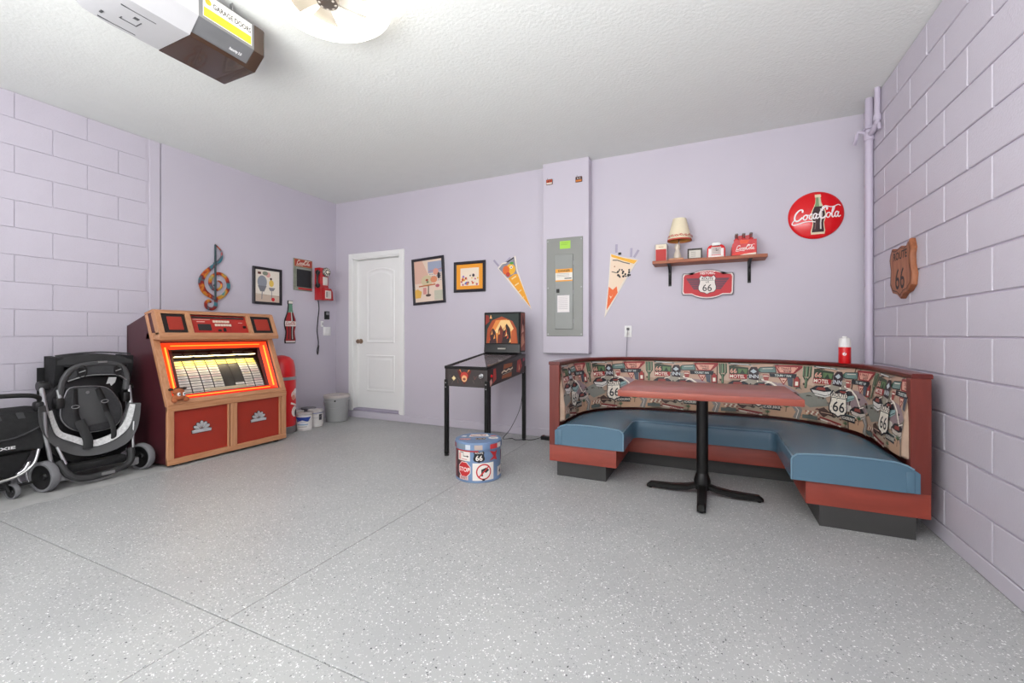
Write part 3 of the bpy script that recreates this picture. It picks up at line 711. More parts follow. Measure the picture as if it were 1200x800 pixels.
tp_.build('title_print', jk)
m = MB(); wbox(m, .40, .74, .098, .128, -.058, -.050); m.build('title_plate', mat('aged_ivory', '#c9c0a4', .5), jk)
for k in range(4): m = MB(); wbox(m, .165+k*.2, .165+k*.2+.17, .452, .466, -.115, -.105, .001); m.build('rack_lamp_strip', mat('yellow_lamp_strip', '#b9ad70', .4, emit=.25), jk)
for k in range(6): m = MB(); wbox(m, .17+k*.115+(0.1 if k > 3 else 0), .17+k*.115+.095+(0.1 if k > 3 else 0), .475, .50, -.13, -.12, .001); m.build('heading_card', mat('heading_grey', '#4a4743', .5), jk)
glass = mat('window_glass', '#ffffff', .04, trans=1.0, var=0); glass.node_tree.nodes['Principled BSDF'].inputs['IOR'].default_value = 1.02
m = MB(); wbox(m, ui0-.01, ui1+.01, vi0-.01, vi1+.01, -.052, -.050, 0); m.build('window_glass', glass, jk)
jl = bpy.data.lights.new('jukebox_lamp', 'AREA'); jl.shape = 'RECTANGLE'; jl.size = .74; jl.size_y = .04; jl.energy = 2.2; jl.color = (1, .86, .55)
jo = bpy.data.objects.new('jukebox_lamp', jl); COL.objects.link(jo); jo.location = Fw(.545, .448, -.066)
_d = (Fw(.545, .20, -.12)-Fw(.545, .448, -.066)).normalized(); jo.rotation_euler = Matrix((V(0, 1, 0), (-_d).cross(V(0, 1, 0)), -_d)).transposed().to_euler()
# header box
hp = [(-4.40, 1.085), (-4.195, 1.078), (-4.190, 1.095), (-4.205, 1.125), (-4.285, 1.318), (-4.30, 1.325), (-4.415, 1.29)]
hd = MB()
HX = V(-.39, 0, .92).normalized()
hd.prism([(-4.40, 1.075), (-4.185, 1.068), (-4.180, 1.10), (-4.20, 1.128), (-4.38, 1.12)], Fx(JY0), JW, .003)
hd.prism([(-4.42, 1.285), (-4.305, 1.298), (-4.275, 1.295), (-4.283, 1.320), (-4.30, 1.327), (-4.42, 1.297)], Fx(JY0), JW, .003)
hd.build('header_rail', oak_m, jk)
Fh = plane((-4.200, JY0, 1.125), (0, 1, 0), HX)
if Fh(0, 0, 1).x < -4.2: _g = Fh; Fh = lambda a, b_, w=0: _g(a, b_, -w)
HH = .20; nH = Fh(0, 0, 1)-Fh(0, 0, 0)
def hbox(mb, u0, u1, v0, v1, w0, w1, bev=.002): return mb.obox(Fh((u0+u1)/2, (v0+v1)/2, (w0+w1)/2), V(0, 1, 0), HX, nH, (u1-u0)/2, (v1-v0)/2, (w1-w0)/2, bev)
for u0, u1 in ((0, .045), (.235, .275), (.795, .832), (JW-.035, JW)): m = MB(); hbox(m, u0, u1, -.006, HH, -.05, .004); m.build('header_stile', oakv_m, jk)
m = MB(); m.prism([(-4.40, 1.08), (-4.25, 1.08), (-4.325, 1.31), (-4.42, 1.29)], Fx(JY0+.002), JW-.004); m.build('header_core', maroon, jk)
for u0, u1 in ((.045, .235), (.832, JW-.035)):
    m = MB(); hbox(m, u0, u1, 0, HH-.015, -.04, -.012); s_ = m.build('speaker_grille', mat('grille_black', '#1e1512', .6), jk)
    m = MB(); hbox(m, u0+.045, u1-.03, .035, HH-.04, -.014, -.008); m.build('speaker_cloth', mat('grille_red', '#a5301f', .7, bump=.3, bscale=500), s_)
m = MB(); hbox(m, .275, .795, 0, HH-.015, -.05, -.022); cp = m.build('control_panel', mat('control_red', '#b42a20', .35), jk)
m = MB()
for j in range(2):
    for k in range(6): m = MB(); hbox(m, .47+j*.012+k*.026, .47+j*.012+k*.026+.021, .115-j*.036, .137-j*.036, -.022, -.014, .001); m.build('selector_button', mat('button_ivory', '#e8d9c4', .4), cp)
m = MB(); hbox(m, .33, .445, .035, .10, -.022, -.017); m.build('display_window', jdark, cp)
m = MB(); hbox(m, .29, .775, .155, .175, -.022, -.016); m.build('top_bar', mat('bar_dark_chrome', '#5a5450', .2, metal=.8), cp)
for a in ((.745, .775, .06, .085), (.50, .53, .025, .045), (.55, .575, .025, .06)): m = MB(); hbox(m, *a, -.022, -.013); m.build('coin_slot', blackmetal_m, cp)
pr = Print(lambda u, v, w=0: Fh(u, v, -.0215+w), .0002)
pr.line([(.33, .123), (.40, .123)], .006, '#e9cfc0'); pr.line([(.30, .145), (.45, .145)], .004, '#e9cfc0'); pr.line([(.71, .118), (.75, .118)], .005, '#e9cfc0'); pr.line([(.62, .02), (.62, .145)], .003, '#7a1c16')
pr.build('panel_print', cp)
# toy on the ledge
ty_ = thing('plush_toy', (-4.06, 2.13, .53), 'small brown plush toy with two big eyes on the jukebox ledge', 'toy')
tan = mat('brown_plush', '#a8603a', .9, var=.15, bump=.5, bscale=200)
def tb_(a, b_, w): return Fw(a, b_, w)
MB().ball(tb_(.085, .055, .035), .035, .05, .032).ball(tb_(.085, .10, .04), .028, .048, .028).ball(tb_(.045, .03, .04), .022).ball(tb_(.13, .03, .045), .022).ball(tb_(.085, .075, .06), .022, .03, .018).build('body', tan, ty_)
m = MB()
for u in (.035, .075, .11, .135): m.ball(tb_(u, .125, .04), .012, .02, .012)
m.build('hair_tuft', mat('dark_plush', '#2d2018', .9), ty_)
m = MB()
for u in (.07, .108): ey = MB().ball(tb_(u, .068, .072), .011, .014, .016).build('eye', white_m, ty_); MB().ball(tb_(u, .066, .083), .005, .006, .007).build('pupil', black_m, ey)

# ================================================================= RED BIN, PAINT CANS, BUCKET
bn = thing('trash_can', (-4.44, 3.40, 0), 'tall round red bin with a domed top between jukebox and paint cans', 'bin')
BXc, BYc, BRr = -4.435, 3.352, .155
MB().lathe((BXc, BYc, 0), [(0, .0), (BRr, .0), (BRr+.004, .01), (BRr+.004, .075), (BRr-.002, .08)], 32).build('base_band', mat('dull_steel', '#8b8785', .4, metal=.6), bn)
MB().lathe((BXc, BYc, 0), [(BRr-.002, .078), (BRr, .085), (BRr, .60), (BRr-.002, .605)], 32).build('body', red_m, bn)
MB().lathe((BXc, BYc, 0), [(BRr+.003, .6), (BRr+.006, .605), (BRr+.006, .628), (BRr, .634), (BRr-.02, .634)], 32).build('rim', silver_m, bn)
MB().lathe((BXc, BYc, 0), [(.150, .632), (.150, .70), (.143, .76), (.13, .815), (.09, .855), (.04, .873), (0, .877)], 32).build('domed_lid', red_m, bn)
bp_ = Print(lambda u, v, w=0: V(BXc+(BRr+w)*math.cos(u/BRr), BYc+(BRr+w)*math.sin(u/BRr), v), .0003, .01)
# print faces the camera: angle about -30 deg .. 30
u0 = BRr*math.radians(25)
bp_.disc(u0, .43, .055, '#e8c9c0', .05); bp_.disc(u0+.02, .47, .035, '#f1e6df', .03); bp_.disc(u0-.02, .40, .03, '#d8876f', .03)
bp_.disc(u0, .24, .05, '#efe6dd', .06); bp_.disc(u0+.03, .22, .03, '#2a1c1a', .04); bp_.line([(u0-.06, .34), (u0+.05, .30)], .02, '#e9d9cf')
bp_.build('printed_flourish', bn)
def paint_can(x, y, r, hgt, label, body, label_col, marks):
    t = thing('paint_can', (x, y, 0), label, 'paint can', None)
    MB().lathe((x, y, 0), [(0, 0), (r, 0), (r+.002, .004), (r, .01), (r, hgt-.012), (r+.003, hgt-.006), (r+.002, hgt)], 28).build('can_body', body, t)
    MB().lathe((x, y, 0), [(r+.001, hgt-.003), (r-.006, hgt+.001), (r-.012, hgt-.006), (0, hgt-.005)], 28).build('lid', silver_m, t)
    MB().tube(cr([(x+(r+.004)*math.cos(a), y+(r+.004)*math.sin(a), hgt-.03-.06*math.sin(k*PI/6)) for k, a in enumerate([math.radians(-130+k*30) for k in range(7)])], 3), .0018, 6).build('bail_handle', silver_m, t)
    P = Print(lambda u, v, w=0: V(x+(r+w+.0012)*math.cos(u/r-.95), y+(r+w+.0012)*math.sin(u/r-.95), v), .0002, .008)
    marks(P, r, hgt); P.build('paper_label', t)
    return t
def mk1(P, r, h):
    P.rect(-.17, .02, .17, h-.02, '#e6e3df'); P.poly([(-.10, h-.035), (.10, h-.035), (.06, h-.09), (0, h-.07), (-.06, h-.09)], '#27449a'); P.disc(0, h-.10, .03, '#dfe3ea', .02); P.line([(-.06, .07), (.06, .07)], .012, '#8fb3d0'); P.line([(-.05, .045), (.05, .045)], .006, '#a7a19c')
def mk2(P, r, h):
    P.rect(-.17, .02, .17, h-.03, '#ddd9d5'); P.line([(-.15, h-.035), (.15, h-.035)], .008, '#5a6aa5'); P.rect(.06, .08, .10, h-.05, '#4c4a4e'); P.rect(-.05, .05, -.01, .10, '#d9b8ae'); P.line([(-.04, .15), (.04, .15)], .006, '#b3aaa6')
can_m = mat('paint_splashed_tin', '#cfcbc8', .45, var=.12, scale=20)
paint_can(-4.325, 3.575, .085, .19, 'white paint can with a blue label, nearest the red bin', can_m, None, mk1)
paint_can(-4.372, 3.77, .085, .20, 'plain white paint can to the right of the blue labelled one', can_m, None, mk2)
paint_can(-4.56, 3.83, .085, .20, 'grey metal paint can behind the plain white one, against the wall', mat('grey_tin', '#77757a', .4, metal=.4), None, lambda P, r, h: P.rect(-.15, .03, .15, h-.04, '#8d8a90'))
paint_can(-4.545, 3.645, .08, .19, 'drip stained paint can at the wall behind the blue labelled can', can_m, None, lambda P, r, h: P.rect(-.15, .03, .15, h-.04, '#c9bdb5'))
bu = thing('bucket', (-4.37, 4.11, 0), 'grey plastic pail with a lid standing beside the white door', 'bucket')
bgrey = mat('grey_pail_plastic', '#a2a3a2', .45, var=.03)
bx, by = -4.39, 4.12
MB().lathe((bx, by, 0), [(0, 0), (.126, 0), (.130, .006), (.146, .24), (.153, .242), (.153, .26), (.147, .262), (.15, .285), (.156, .287), (.156, .31), (.150, .312)], 36).build('pail_body', bgrey, bu)
MB().lathe((bx, by, 0), [(.154, .302), (.160, .306), (.160, .330), (.152, .338), (.145, .330), (0, .332)], 36).build('lid', mat('pale_pail_lid', '#b9b2ad', .5, var=.06), bu)
MB().tube(cr([(bx+.158*math.cos(a), by+.158*math.sin(a), .27-.09*math.sin(k*PI/8)) for k, a in enumerate([math.radians(-150+k*22.5) for k in range(9)])], 3), .0022, 6).build('handle', silver_m, bu)
MB().lathe((bx+.147*math.cos(-.9), by+.147*math.sin(-.9), .272), [(0, 0), (.012, 0), (.010, .012), (0, .014)], 12, (math.cos(-.9), math.sin(-.9), 0)).build('handle_boss', black_m, bu)

# ================================================================= PINBALL MACHINE
pn = thing('pinball_machine', (-1.99, 3.8, 0), 'small black legged pinball machine with lit orange backglass', 'pinball machine')
px0, px1, py0, py1 = -2.215, -1.775, 3.345, 4.20
cabm = mat('pinball_cabinet_art', '#2d2423', .4, var=.1)
sp_ = lambda x: (lambda u, v, w=0: V(x+w, u, v))
side = [(py0, .640), (py1, .715), (py1, .905), (py0, .805)]
MB().prism(side, sp_(px0), px1-px0, .003).build('cabinet', cabm, pn)
gl = [(py0-.004, .803), (py1-.06, .896), (py1-.06, .912), (py0-.004, .819)]
MB().prism([(py0-.006, .800), (py1-.1, .892), (py1-.1, .916), (py0-.006, .824)], sp_(px0-.004), .022, .003).prism([(py0-.006, .800), (py1-.1, .892), (py1-.1, .916), (py0-.006, .824)], sp_(px1-.018), .022, .003).box(px0-.004, px1+.004, py0-.008, py0+.028, .798, .824, .004).build('lockdown_rail', blackmetal_m, pn)
pg = MB().prism([(py0+.028, .812), (py1-.1, .904), (py1-.1, .909), (py0+.028, .817)], sp_(px0+.018), px1-px0-.036).build('playfield_glass', mat('pinball_glass', '#8b7f84', .08, var=.25, scale=6, coat=.6), pn)
MB().prism([(4.02, .90), (4.17, .906), (4.17, .95), (4.06, .93)], sp_(px0+.03), px1-px0-.06, .004).build('back_ramp', black_m, pn)
for (x, y, top) in ((px0-.008, py0-.008, .70), (px1-.03, py0-.008, .70), (px0-.008, py1-.03, .78), (px1-.03, py1-.03, .78)):
    lg = MB().box(x, x+.036, y, y+.036, .014, top, .004).build('leg', blackmetal_m, pn)
    MB().lathe((x+.018, y+.018, 0), [(.022, 0), (.024, .006), (.012, .016)], 14).build('leg_leveler', black_m, lg)
    m = MB()
    for z in (top-.03, top-.07): m.ball((x+.018, y-.001, z), .006, .004, .006, 8)
    m.build('bolt', silver_m, lg)
# head
hx0, hx1, hy0, hy1, hz0, hz1 = -2.19, -1.765, 4.05, 4.17, .925, 1.345
MB().box(hx0, hx1, hy0, hy1, hz0, hz1, .006).build('head_box', blackmetal_m, pn)
hb = mat('backglass_panel', '#140e0c', .2)
bgl = MB().box(hx0+.012, hx1-.012, hy0-.006, hy0+.01, 1.01, hz1-.012, .002).build('backglass', hb, pn)
MB().prism([(hy0-.014, .925), (hy0+.01, .925), (hy0+.01, 1.01), (hy0-.004, 1.01)], sp_(hx0+.005), hx1-hx0-.01, .003).build('speaker_panel', black_m, pn)
Fg = plane((hx0, hy0-.006, 1.01), (1, 0, 0), (0, 0, 1))
Pg = Print(Fg, .0002)
W_, H_ = hx1-hx0, hz1-1.01
Pg.rect(.02, .008, W_-.02, H_-.018, '#25302c')
rg = random.Random(11)
# generic stand-in art: a blazing arch with dark cloaked shapes
Pg.poly([(.03, .01), (W_-.03, .01), (W_-.045, .16), (W_-.09, .24), (W_/2, .29), (.10, .25), (.045, .16)], '#a6481f')
Pg.poly([(.06, .01), (W_-.06, .01), (W_-.075, .15), (W_/2+.06, .26), (W_/2-.07, .25), (.10, .17)], '#e0893e')
Pg.poly([(.12, .12), (.20, .25), (.30, .25), (.35, .16), (.27, .10)], '#f0c987')
for cx_, w_, h_, c_ in ((.11, .09, .17, '#3a1d22'), (.20, .08, .20, '#6e2a1c'), (.27, .11, .215, '#2a1818'), (.35, .07, .17, '#b9582a')):
    Pg.poly([(cx_-w_/2, .01), (cx_+w_/2, .01), (cx_+w_*.35, h_*.75), (cx_, h_), (cx_-w_*.35, h_*.75)], c_)
for k in range(16):
    u, v = rg.uniform(.05, W_-.05), rg.uniform(.02, .2); Pg.poly([(u-.012, v-.02), (u+.010, v-.012), (u+.004, v+.03)], rg.choice(['#e9a050', '#c4491f', '#f3c079', '#7d2b1b', '#3d1c1e']))
Pg.poly([(.02, .20), (.07, .24), (.06, .30), (.025, .31)], '#8c2c1e'); Pg.poly([(.07, .27), (.10, .27), (.085, .31)], '#f0b070')
Pg.build('backglass_art', bgl, 'abstract orange and black picture')
Fs2 = plane((hx1, hy0, hz0), (0, 1, 0), (0, 0, 1))
Ps = Print(Fs2, .0002)
Ps.rect(.004, .02, .116, .41, '#8c5044'); Ps.poly([(.01, .05), (.10, .1), (.06, .2), (.02, .16)], '#c98b72'); Ps.poly([(.03, .25), (.10, .3), (.05, .39)], '#4b2320'); Ps.poly([(.02, .2), (.08, .22), (.05, .3)], '#d3a08c')
Ps.build('side_art', pn)
MB().box(-2.02, -1.93, hy0-.020, hy0-.010, .958, .972, .001).build('name_plate', mat('plate_grey', '#a9a49c', .4), pn)
# cabinet art: generic orange emblem and flames
Pf = Print(plane((px0, py0-.0008, .64), (1, 0, 0), (0, 0, 1)), .0002)
Pf.rect(.03, .006, .41, .158, '#3b3433')
for k in range(14):
    u, v = rg.uniform(.05, .39), rg.uniform(.02, .14); Pf.line([(u, v), (u+rg.uniform(-.03, .03), v+.03)], .004, rg.choice(['#6a5c58', '#7c4a40', '#55494b']))
Pf.poly([(.13, .15), (.20, .13), (.28, .15), (.25, .08), (.205, .02), (.16, .08)], '#5e1d17')
Pf.disc(.205, .10, .038, '#b8372a', .035); Pf.disc(.205, .075, .028, '#e5b07c', .03); Pf.disc(.205, .07, .016, '#8a4b35', .012); Pf.poly([(.15, .155), (.175, .125), (.165, .155)], '#e9924c'); Pf.poly([(.25, .155), (.235, .125), (.262, .155)], '#e9924c')
Pf.disc(.095, .075, .017, '#c9b07e'); Pf.poly([(.095, .10), (.103, .08), (.12, .075), (.103, .068), (.095, .05), (.087, .068), (.07, .075), (.087, .08)], '#e6d29c')
Pf.disc(.37, .10, .02, '#131313'); Pf.ring(.37, .10, .017, .004, '#c9c4bd')
Pf.build('front_art', pn)
Fsd = lambda u, v, w=0: V(px1+.0006+w, py0+u, .64+v+(.075*u/.855))
Pd = Print(Fsd, .0002)
Pd.rect(.03, .01, .83, .158, '#352a2a'); Pd.poly([(.28, .03), (.5, .02), (.52, .15), (.33, .16)], '#9c5630'); Pd.rect(.25, .06, .56, .115, '#3a2d2c')
Pd.line([(.28, .085), (.33, .1), (.38, .085), (.43, .1), (.48, .088), (.53, .1)], .016, '#dccbb0'); Pd.line([(.3, .068), (.5, .07)], .006, '#b7a78f')
Pd.poly([(.10, .02), (.17, .05), (.16, .15), (.11, .15)], '#b6433c'); Pd.poly([(.05, .0), (.09, .03), (.07, .07), (.04, .05)], '#d9a293'); Pd.poly([(.62, .04), (.7, .02), (.76, .08), (.72, .16), (.64, .15)], '#a5413a'); Pd.poly([(.67, .04), (.70, .06), (.68, .12)], '#e0a67f'); Pd.poly([(.78, .12), (.83, .13), (.82, .158), (.78, .155)], '#a33f57')
Pd.build('cabinet_side_art', pn)
MB().lathe((px1-.06, py0, .745), [(.02, 0), (.02, .008), (.006, .012), (.006, .03), (.013, .036), (0, .045)], 14, (0, -1, 0)).build('plunger', silver_m, pn)
MB().lathe((px1, py0+.07, .74), [(.014, 0), (.014, .006), (.009, .012), (0, .013)], 12, (1, 0, 0)).build('flipper_button', red_m, pn)
# cord and power brick
MB().tube(cr([(-1.80, 4.21, .72), (-1.83, 4.25, .5), (-1.87, 4.26, .3), (-1.95, 4.2, .1), (-2.0, 4.12, .006), (-1.92, 4.17, .006), (-1.86, 4.13, .006), (-1.78, 4.18, .006), (-1.70, 4.2, .006), (-1.63, 4.28, .02)], 6), .0035, 6).build('power_cord', black_m, pn)
pb = thing('power_strip', (-1.50, 4.29, 0), 'black power strip on the floor by the booth left end', 'power strip')
MB().box(-1.63, -1.22, 4.262, 4.315, 0, .04, .006, 2).build('housing', black_m, pb)
MB().box(-1.615, -1.59, 4.268, 4.300, .04, .047, .002).build('switch', mat('dark_red_switch', '#5c1512', .4), pb)

# ================================================================= STICKER STOOL (round tin ottoman)
sx, sy, sr, sh = -1.66, 2.975, .178, .30
so = thing('storage_stool', (sx, sy, 0), 'round tin stool covered in road sign prints beside the pinball machine', 'stool')
tin_b = mat('weathered_blue_tin', '#7089ab', .4, var=.2, scale=8)
tb2 = MB().lathe((sx, sy, 0), [(0, 0), (sr-.004, 0), (sr, .004), (sr, .012), (sr-.004, .016), (sr-.004, .245), (0, .247)], 96).build('body', tin_b, so)
lid = MB().lathe((sx, sy, 0), [(sr-.002, .240), (sr+.004, .243), (sr+.004, .285), (sr, .296), (sr-.012, .300), (sr-.03, .296), (0, .296)], 96).build('lid', tin_b, so)
AC = math.atan2(-sy, -sx)   # towards the room
Pc = Print(lambda u, v, w=0: V(sx+(sr-.0036+w)*math.cos(AC+u/sr), sy+(sr-.0036+w)*math.sin(AC+u/sr), v), .00012, .008)
C_ = 2*PI*sr
for (u, w_, c_) in ((-.33, .22, '#6f3540'), (-.20, .035, '#3b2528'), (.36, .2, '#7b7f8c'), (-.5, .1, '#a9625a')): Pc.rect(u, .018, u+w_, .24, c_)
Pc.rect(-.185, .16, -.065, .232, '#e6ded5'); Pc.line([(-.16, .222), (-.125, .222), (-.125, .195), (-.085, .195)], .006, '#2a2222'); Pc.poly([(-.09, .204), (-.09, .186), (-.075, .195)], '#2a2222'); Pc.rect(-.175, .168, -.15, .215, '#e3a39b'); Pc.line([(-.14, .172), (-.09, .172)], .005, '#c9776f')
oc = lambda cx_, cy_, r: [(cx_+r*math.cos(PI/8+k*PI/4), cy_+r*math.sin(PI/8+k*PI/4)) for k in range(8)]
Pc.poly(oc(-.118, .095, .062), '#efe6df'); Pc.poly(oc(-.118, .095, .057), '#c3262b'); Pc.text('STOP', -.118, .080, .031, '#f4ece6', .95, .02)
Pc.rect(-.165, .018, -.08, .045, '#d8b9b7'); Pc.text('EXIT', -.12, .023, .017, '#7c2a35', 1.2, .02)
Pc.rect(-.045, .018, .125, .148, '#e9e2da'); Pc.text('', 0, 0, .01, '#000000') if 0 else None
Pc.poly([(.022, .05), (.035, .05), (.035, .085), (.06, .085), (.06, .073), (.085, .093), (.06, .113), (.06, .10), (.022, .10)], '#26262a')
Pc.ring(.042, .082, .055, .010, '#c5282c'); Pc.line([(.005, .045), (.080, .119)], .010, '#c5282c')
Pc.poly(shield(.005, .195, .088, .085), '#1b1a1c'); Pc.text('66', .005, .168, .038, '#f0e9df', 1.0, .02); Pc.text('ROUTE', .005, .218, .012, '#f0e9df', 1.1)
Pc.poly([(.085, .16), (.125, .19), (.09, .235), (.14, .22), (.165, .235), (.15, .19), (.165, .155), (.125, .17)], '#bb2c31'); Pc.rect(.17, .03, .24, .10, '#ddd5cc'); Pc.text('4', .205, .045, .04, '#26262a', 1, .02)
Pc.rect(.26, .12, .35, .2, '#c3262b'); Pc.disc(.42, .1, .05, '#e9e2da'); Pc.disc(-.26, .12, .045, '#b98a84'); Pc.rect(-.42, .03, -.33, .12, '#d9cfc4'); Pc.rect(.03, .0165, .05, .03, '#332a2a')
Pc.line([(-.2, .236), (.0, .236)], .010, '#b8322f'); Pc.rect(.45, .15, .53, .22, '#2c3f66')
Pc.build('road_sign_print', tb2, 'printed signs including STOP, EXIT and 66')
Pe = Print(lambda u, v, w=0: V(sx+(sr+.0042+w)*math.cos(AC+u/sr), sy+(sr+.0042+w)*math.sin(AC+u/sr), v), .00012, .008)
for u, w_, c_ in ((-.19, .09, '#7f8f9c'), (-.03, .06, '#b9a79c'), (.09, .07, '#c2393a'), (.16, .05, '#e3d9d0'), (-.30, .1, '#8e5e66'), (-.1, .04, '#c9d0d8'), (.22, .08, '#5d7398')): Pe.rect(u, .248, u+w_, .284, c_)
Pe.build('rim_print', lid)
rt_ = V(math.cos(AC+PI/2), math.sin(AC+PI/2), 0); bk_ = V(-math.cos(AC), -math.sin(AC), 0)
Pt = Print(plane((sx, sy, .2965), rt_, bk_), .0002)
Pt.poly([(-.075, .045), (.085, .045), (.075, .13), (-.06, .13)], '#e9e1d8'); Pt.line([(.06*math.cos(k*PI/12), .087+.03*math.sin(k*PI/12)) for k in range(25)], .009, '#b8332f'); Pt.line([(-.045, .075), (.03, .095)], .009, '#3a3235'); Pt.poly([(.02, .08), (.045, .098), (.018, .108)], '#6a2c2c')
Pt.poly([(-.15, -.045), (-.07, -.06), (-.055, -.01), (-.14, -.01)], '#d7a59c'); Pt.text('WAY', -.105, -.045, .022, '#b8332f', 1.2, .02); Pt.poly([(-.02, -.055), (.055, -.055), (.06, -.01), (-.025, -.01)], '#2f2d2f'); Pt.text('USA', .018, -.047, .026, '#e6c8a8', 1.2, .02)
Pt.disc(.12, -.01, .042, '#e4dcd3', .035); Pt.line([(.10, 0), (.14, -.02)], .008, '#3a3235'); Pt.disc(.125, .062, .032, '#c98d88', .02); Pt.line([(.10, .062), (.15, .062)], .007, '#b8332f'); Pt.poly([(-.14, .05), (-.10, .04), (-.09, .08), (-.12, .085)], '#dfe0de')
Pt.build('top_print', lid)
# ================================================================= STROLLERS
fabw = mat('white_patterned_trim', '#cfcfcf', .7, var=.18, scale=60)
def hub(mb, x, y, z, r, w, n=16): return mb.lathe((x-w/2, y, z), [(0, 0), (r*.9, 0), (r, w*.15), (r, w*.85), (r*.9, w), (0, w)], n, (1, 0, 0))
def wheel(parent, x, y, z, r, w, yaw=0.):
    """wheel of radius r turned yaw degrees away from facing along y"""
    ax = V(math.sin(math.radians(yaw)), math.cos(math.radians(yaw)), 0); c = V(x, y, z)-ax*w/2
    t = MB().lathe(c, [(r*.80, 0), (r*.93, 0), (r, w*.25), (r, w*.75), (r*.93, w), (r*.80, w), (r*.80, 0)], 28, ax).build('wheel', mat('grey_rubber_tyre', '#77777a', .7, var=.12), parent)
    MB().lathe(c+ax*.003, [(0, w*.25), (r*.2, w*.1), (r*.25, w*.3), (r*.55, w*.35), (r*.8, w*.1), (r*.81, w*.8), (r*.25, w*.75), (r*.2, w*.95), (0, w*.9)], 28, ax).build('wheel_hub', black_m, t)
    return t
S = thing('stroller', (-4.40, 1.68, 0), 'folded black stroller with cup holder handle, standing nearest the jukebox', 'stroller')
# rear shell of soft fabric between the frame sides (gives depth)
MB().grid([[V(-4.50, 1.43+.5*k/8, z) if j in (0,) else V(-4.60-.03*math.sin(PI*k/8), 1.45+.46*k/8, z) for j, z in ((1, .15), (1, .4), (1, .65), (1, .86))] for k in range(9)]).build('seat_rear_fabric', blackfab_m, S)
# canopy: folded roll of fabric on top
rows = []
for k in range(13):
    t = k/12; y = 1.505+.455*t; zt = .925+.042*math.sin(PI*min(1, t*1.05))**.6-.012*t; zb = .865-.01*t
    rows.append([V(-4.44, y, zb), V(-4.425, y, zb+.02), V(-4.43, y, zt-.012), V(-4.46, y, zt), V(-4.58, y, zt-.005), V(-4.64, y, zt-.03), V(-4.64, y, zb-.1), V(-4.60, y, zb-.1), V(-4.60, y, zb), V(-4.5, y, zb)])
can = MB().grid(rows, cv=True, cap=True).build('canopy', mat('charcoal_canopy', '#353536', .85, var=.15, bump=.4, bscale=300), S)
for y0, y1 in ((1.495, 1.545), (1.93, 1.975)):
    MB().prism([(-4.62, .62 if y0 < 1.6 else .68), (-4.48, .64 if y0 < 1.6 else .70), (-4.43, .86), (-4.43, .935), (-4.62, .945)], (lambda y0, y1: (lambda u, v, w=0: V(u, y0+w, v)))(y0, y1), y1-y0, .008).build('canopy_side', blackfab_m, can)
MB().tube([(-4.45, 1.50+.46*k/10, .95+.02*math.sin(PI*k/10)) for k in range(11)], .006, 6).build('canopy_hem', greyfab_m, can)
# handle arch with tray
arch = [(-4.40, 1.508, .63), (-4.40, 1.516, .72), (-4.40, 1.535, .79), (-4.40, 1.575, .847), (-4.40, 1.644, .874), (-4.40, 1.756, .882), (-4.40, 1.85, .866), (-4.40, 1.895, .82), (-4.40, 1.912, .75), (-4.40, 1.905, .66)]
MB().tube(cr(arch, 5), .019, 10, flat=(1, 1.2)).build('handlebar', mat('dark_grey_grip', '#4a4a4b', .5), S)
tray = [(1.545, .762), (1.634, .79), (1.73, .796), (1.85, .782), (1.90, .74), (1.895, .80), (1.85, .855), (1.756, .87), (1.66, .864), (1.585, .835)]
fx = lambda x: (lambda u, v, w=0: V(x+w, u, v))
tr = MB().prism(tray, fx(-4.44), .05, .008).build('parent_tray', greyfab_m, S)
for y, z, a, b_ in ((1.628, .826, .048, .028), (1.850, .822, .042, .028)):
    MB().lathe((-4.390, y, z), [(1, 0), (1.02, .010), (.9, .011), (.85, .004), (.6, .002), (0, .002)], 20, (1, 0, 0), sq=(b_, a)).build('cup_holder', black_m, tr)
    MB().tube([(-4.382, y-.018, z-.006), (-4.380, y+.018, z+.008)], .004, 6).build('cup_strap', silver_m, tr)
MB().tube(cr([(-4.385, 1.548, .759), (-4.385, 1.634, .788), (-4.385, 1.73, .794), (-4.385, 1.85, .780), (-4.385, 1.905, .736)], 5), .005, 6).build('tray_piping', silver_m, S)
MB().box(-4.378, -4.37, 1.72, 1.775, .888, .902, .002).build('handle_badge', silver_m, S)
# dark interior
MB().prism([(1.44, .60), (1.50, .72), (1.58, .78), (1.74, .80), (1.87, .78), (1.93, .68), (1.93, .50), (1.88, .33), (1.75, .24), (1.6, .25), (1.48, .36)], fx(-4.50), .05, .01).build('seat_liner', black_m, S)
# padded seat insert
pad = [(1.556, .709), (1.525, .64), (1.506, .56), (1.510, .48), (1.555, .405), (1.63, .36), (1.709, .346), (1.80, .355), (1.855, .385), (1.880, .45), (1.872, .54), (1.835, .62), (1.79, .68), (1.733, .705), (1.64, .715)]
padc = [tuple(p)[:2] for p in cr([(a, b_, 0) for a, b_ in pad], 3, True)]
cx_, cz_ = 1.69, .53
rows = [[V(-4.45+w, cx_+(a-cx_)*k, cz_+(b_-cz_)*k) for a, b_ in padc] for k, w in ((1, 0), (1, .04), (.985, .055), (.94, .065), (.8, .068), (.5, .072), (.01, .072))]
pd = MB().grid(rows, cv=True).build('seat_pad', greyfab_m, S)
MB().tube([V(-4.39, cx_+(a-cx_)*.985, cz_+(b_-cz_)*.985) for a, b_ in padc], .004, 6, closed=True).build('pad_piping', silver_m, pd)
MB().prism([(1.60, .70), (1.735, .69), (1.785, .57), (1.80, .42), (1.63, .40), (1.595, .50)], fx(-4.385), .014, .006).build('back_panel', mat('panel_grey_fabric', '#4a4a4b', .85, bump=.4, bscale=300), pd)
MB().lathe((-4.372, 1.655, .665), [(0, 0), (.013, 0), (.011, .006), (0, .007)], 14, (1, 0, 0)).build('seat_badge', silver_m, pd)
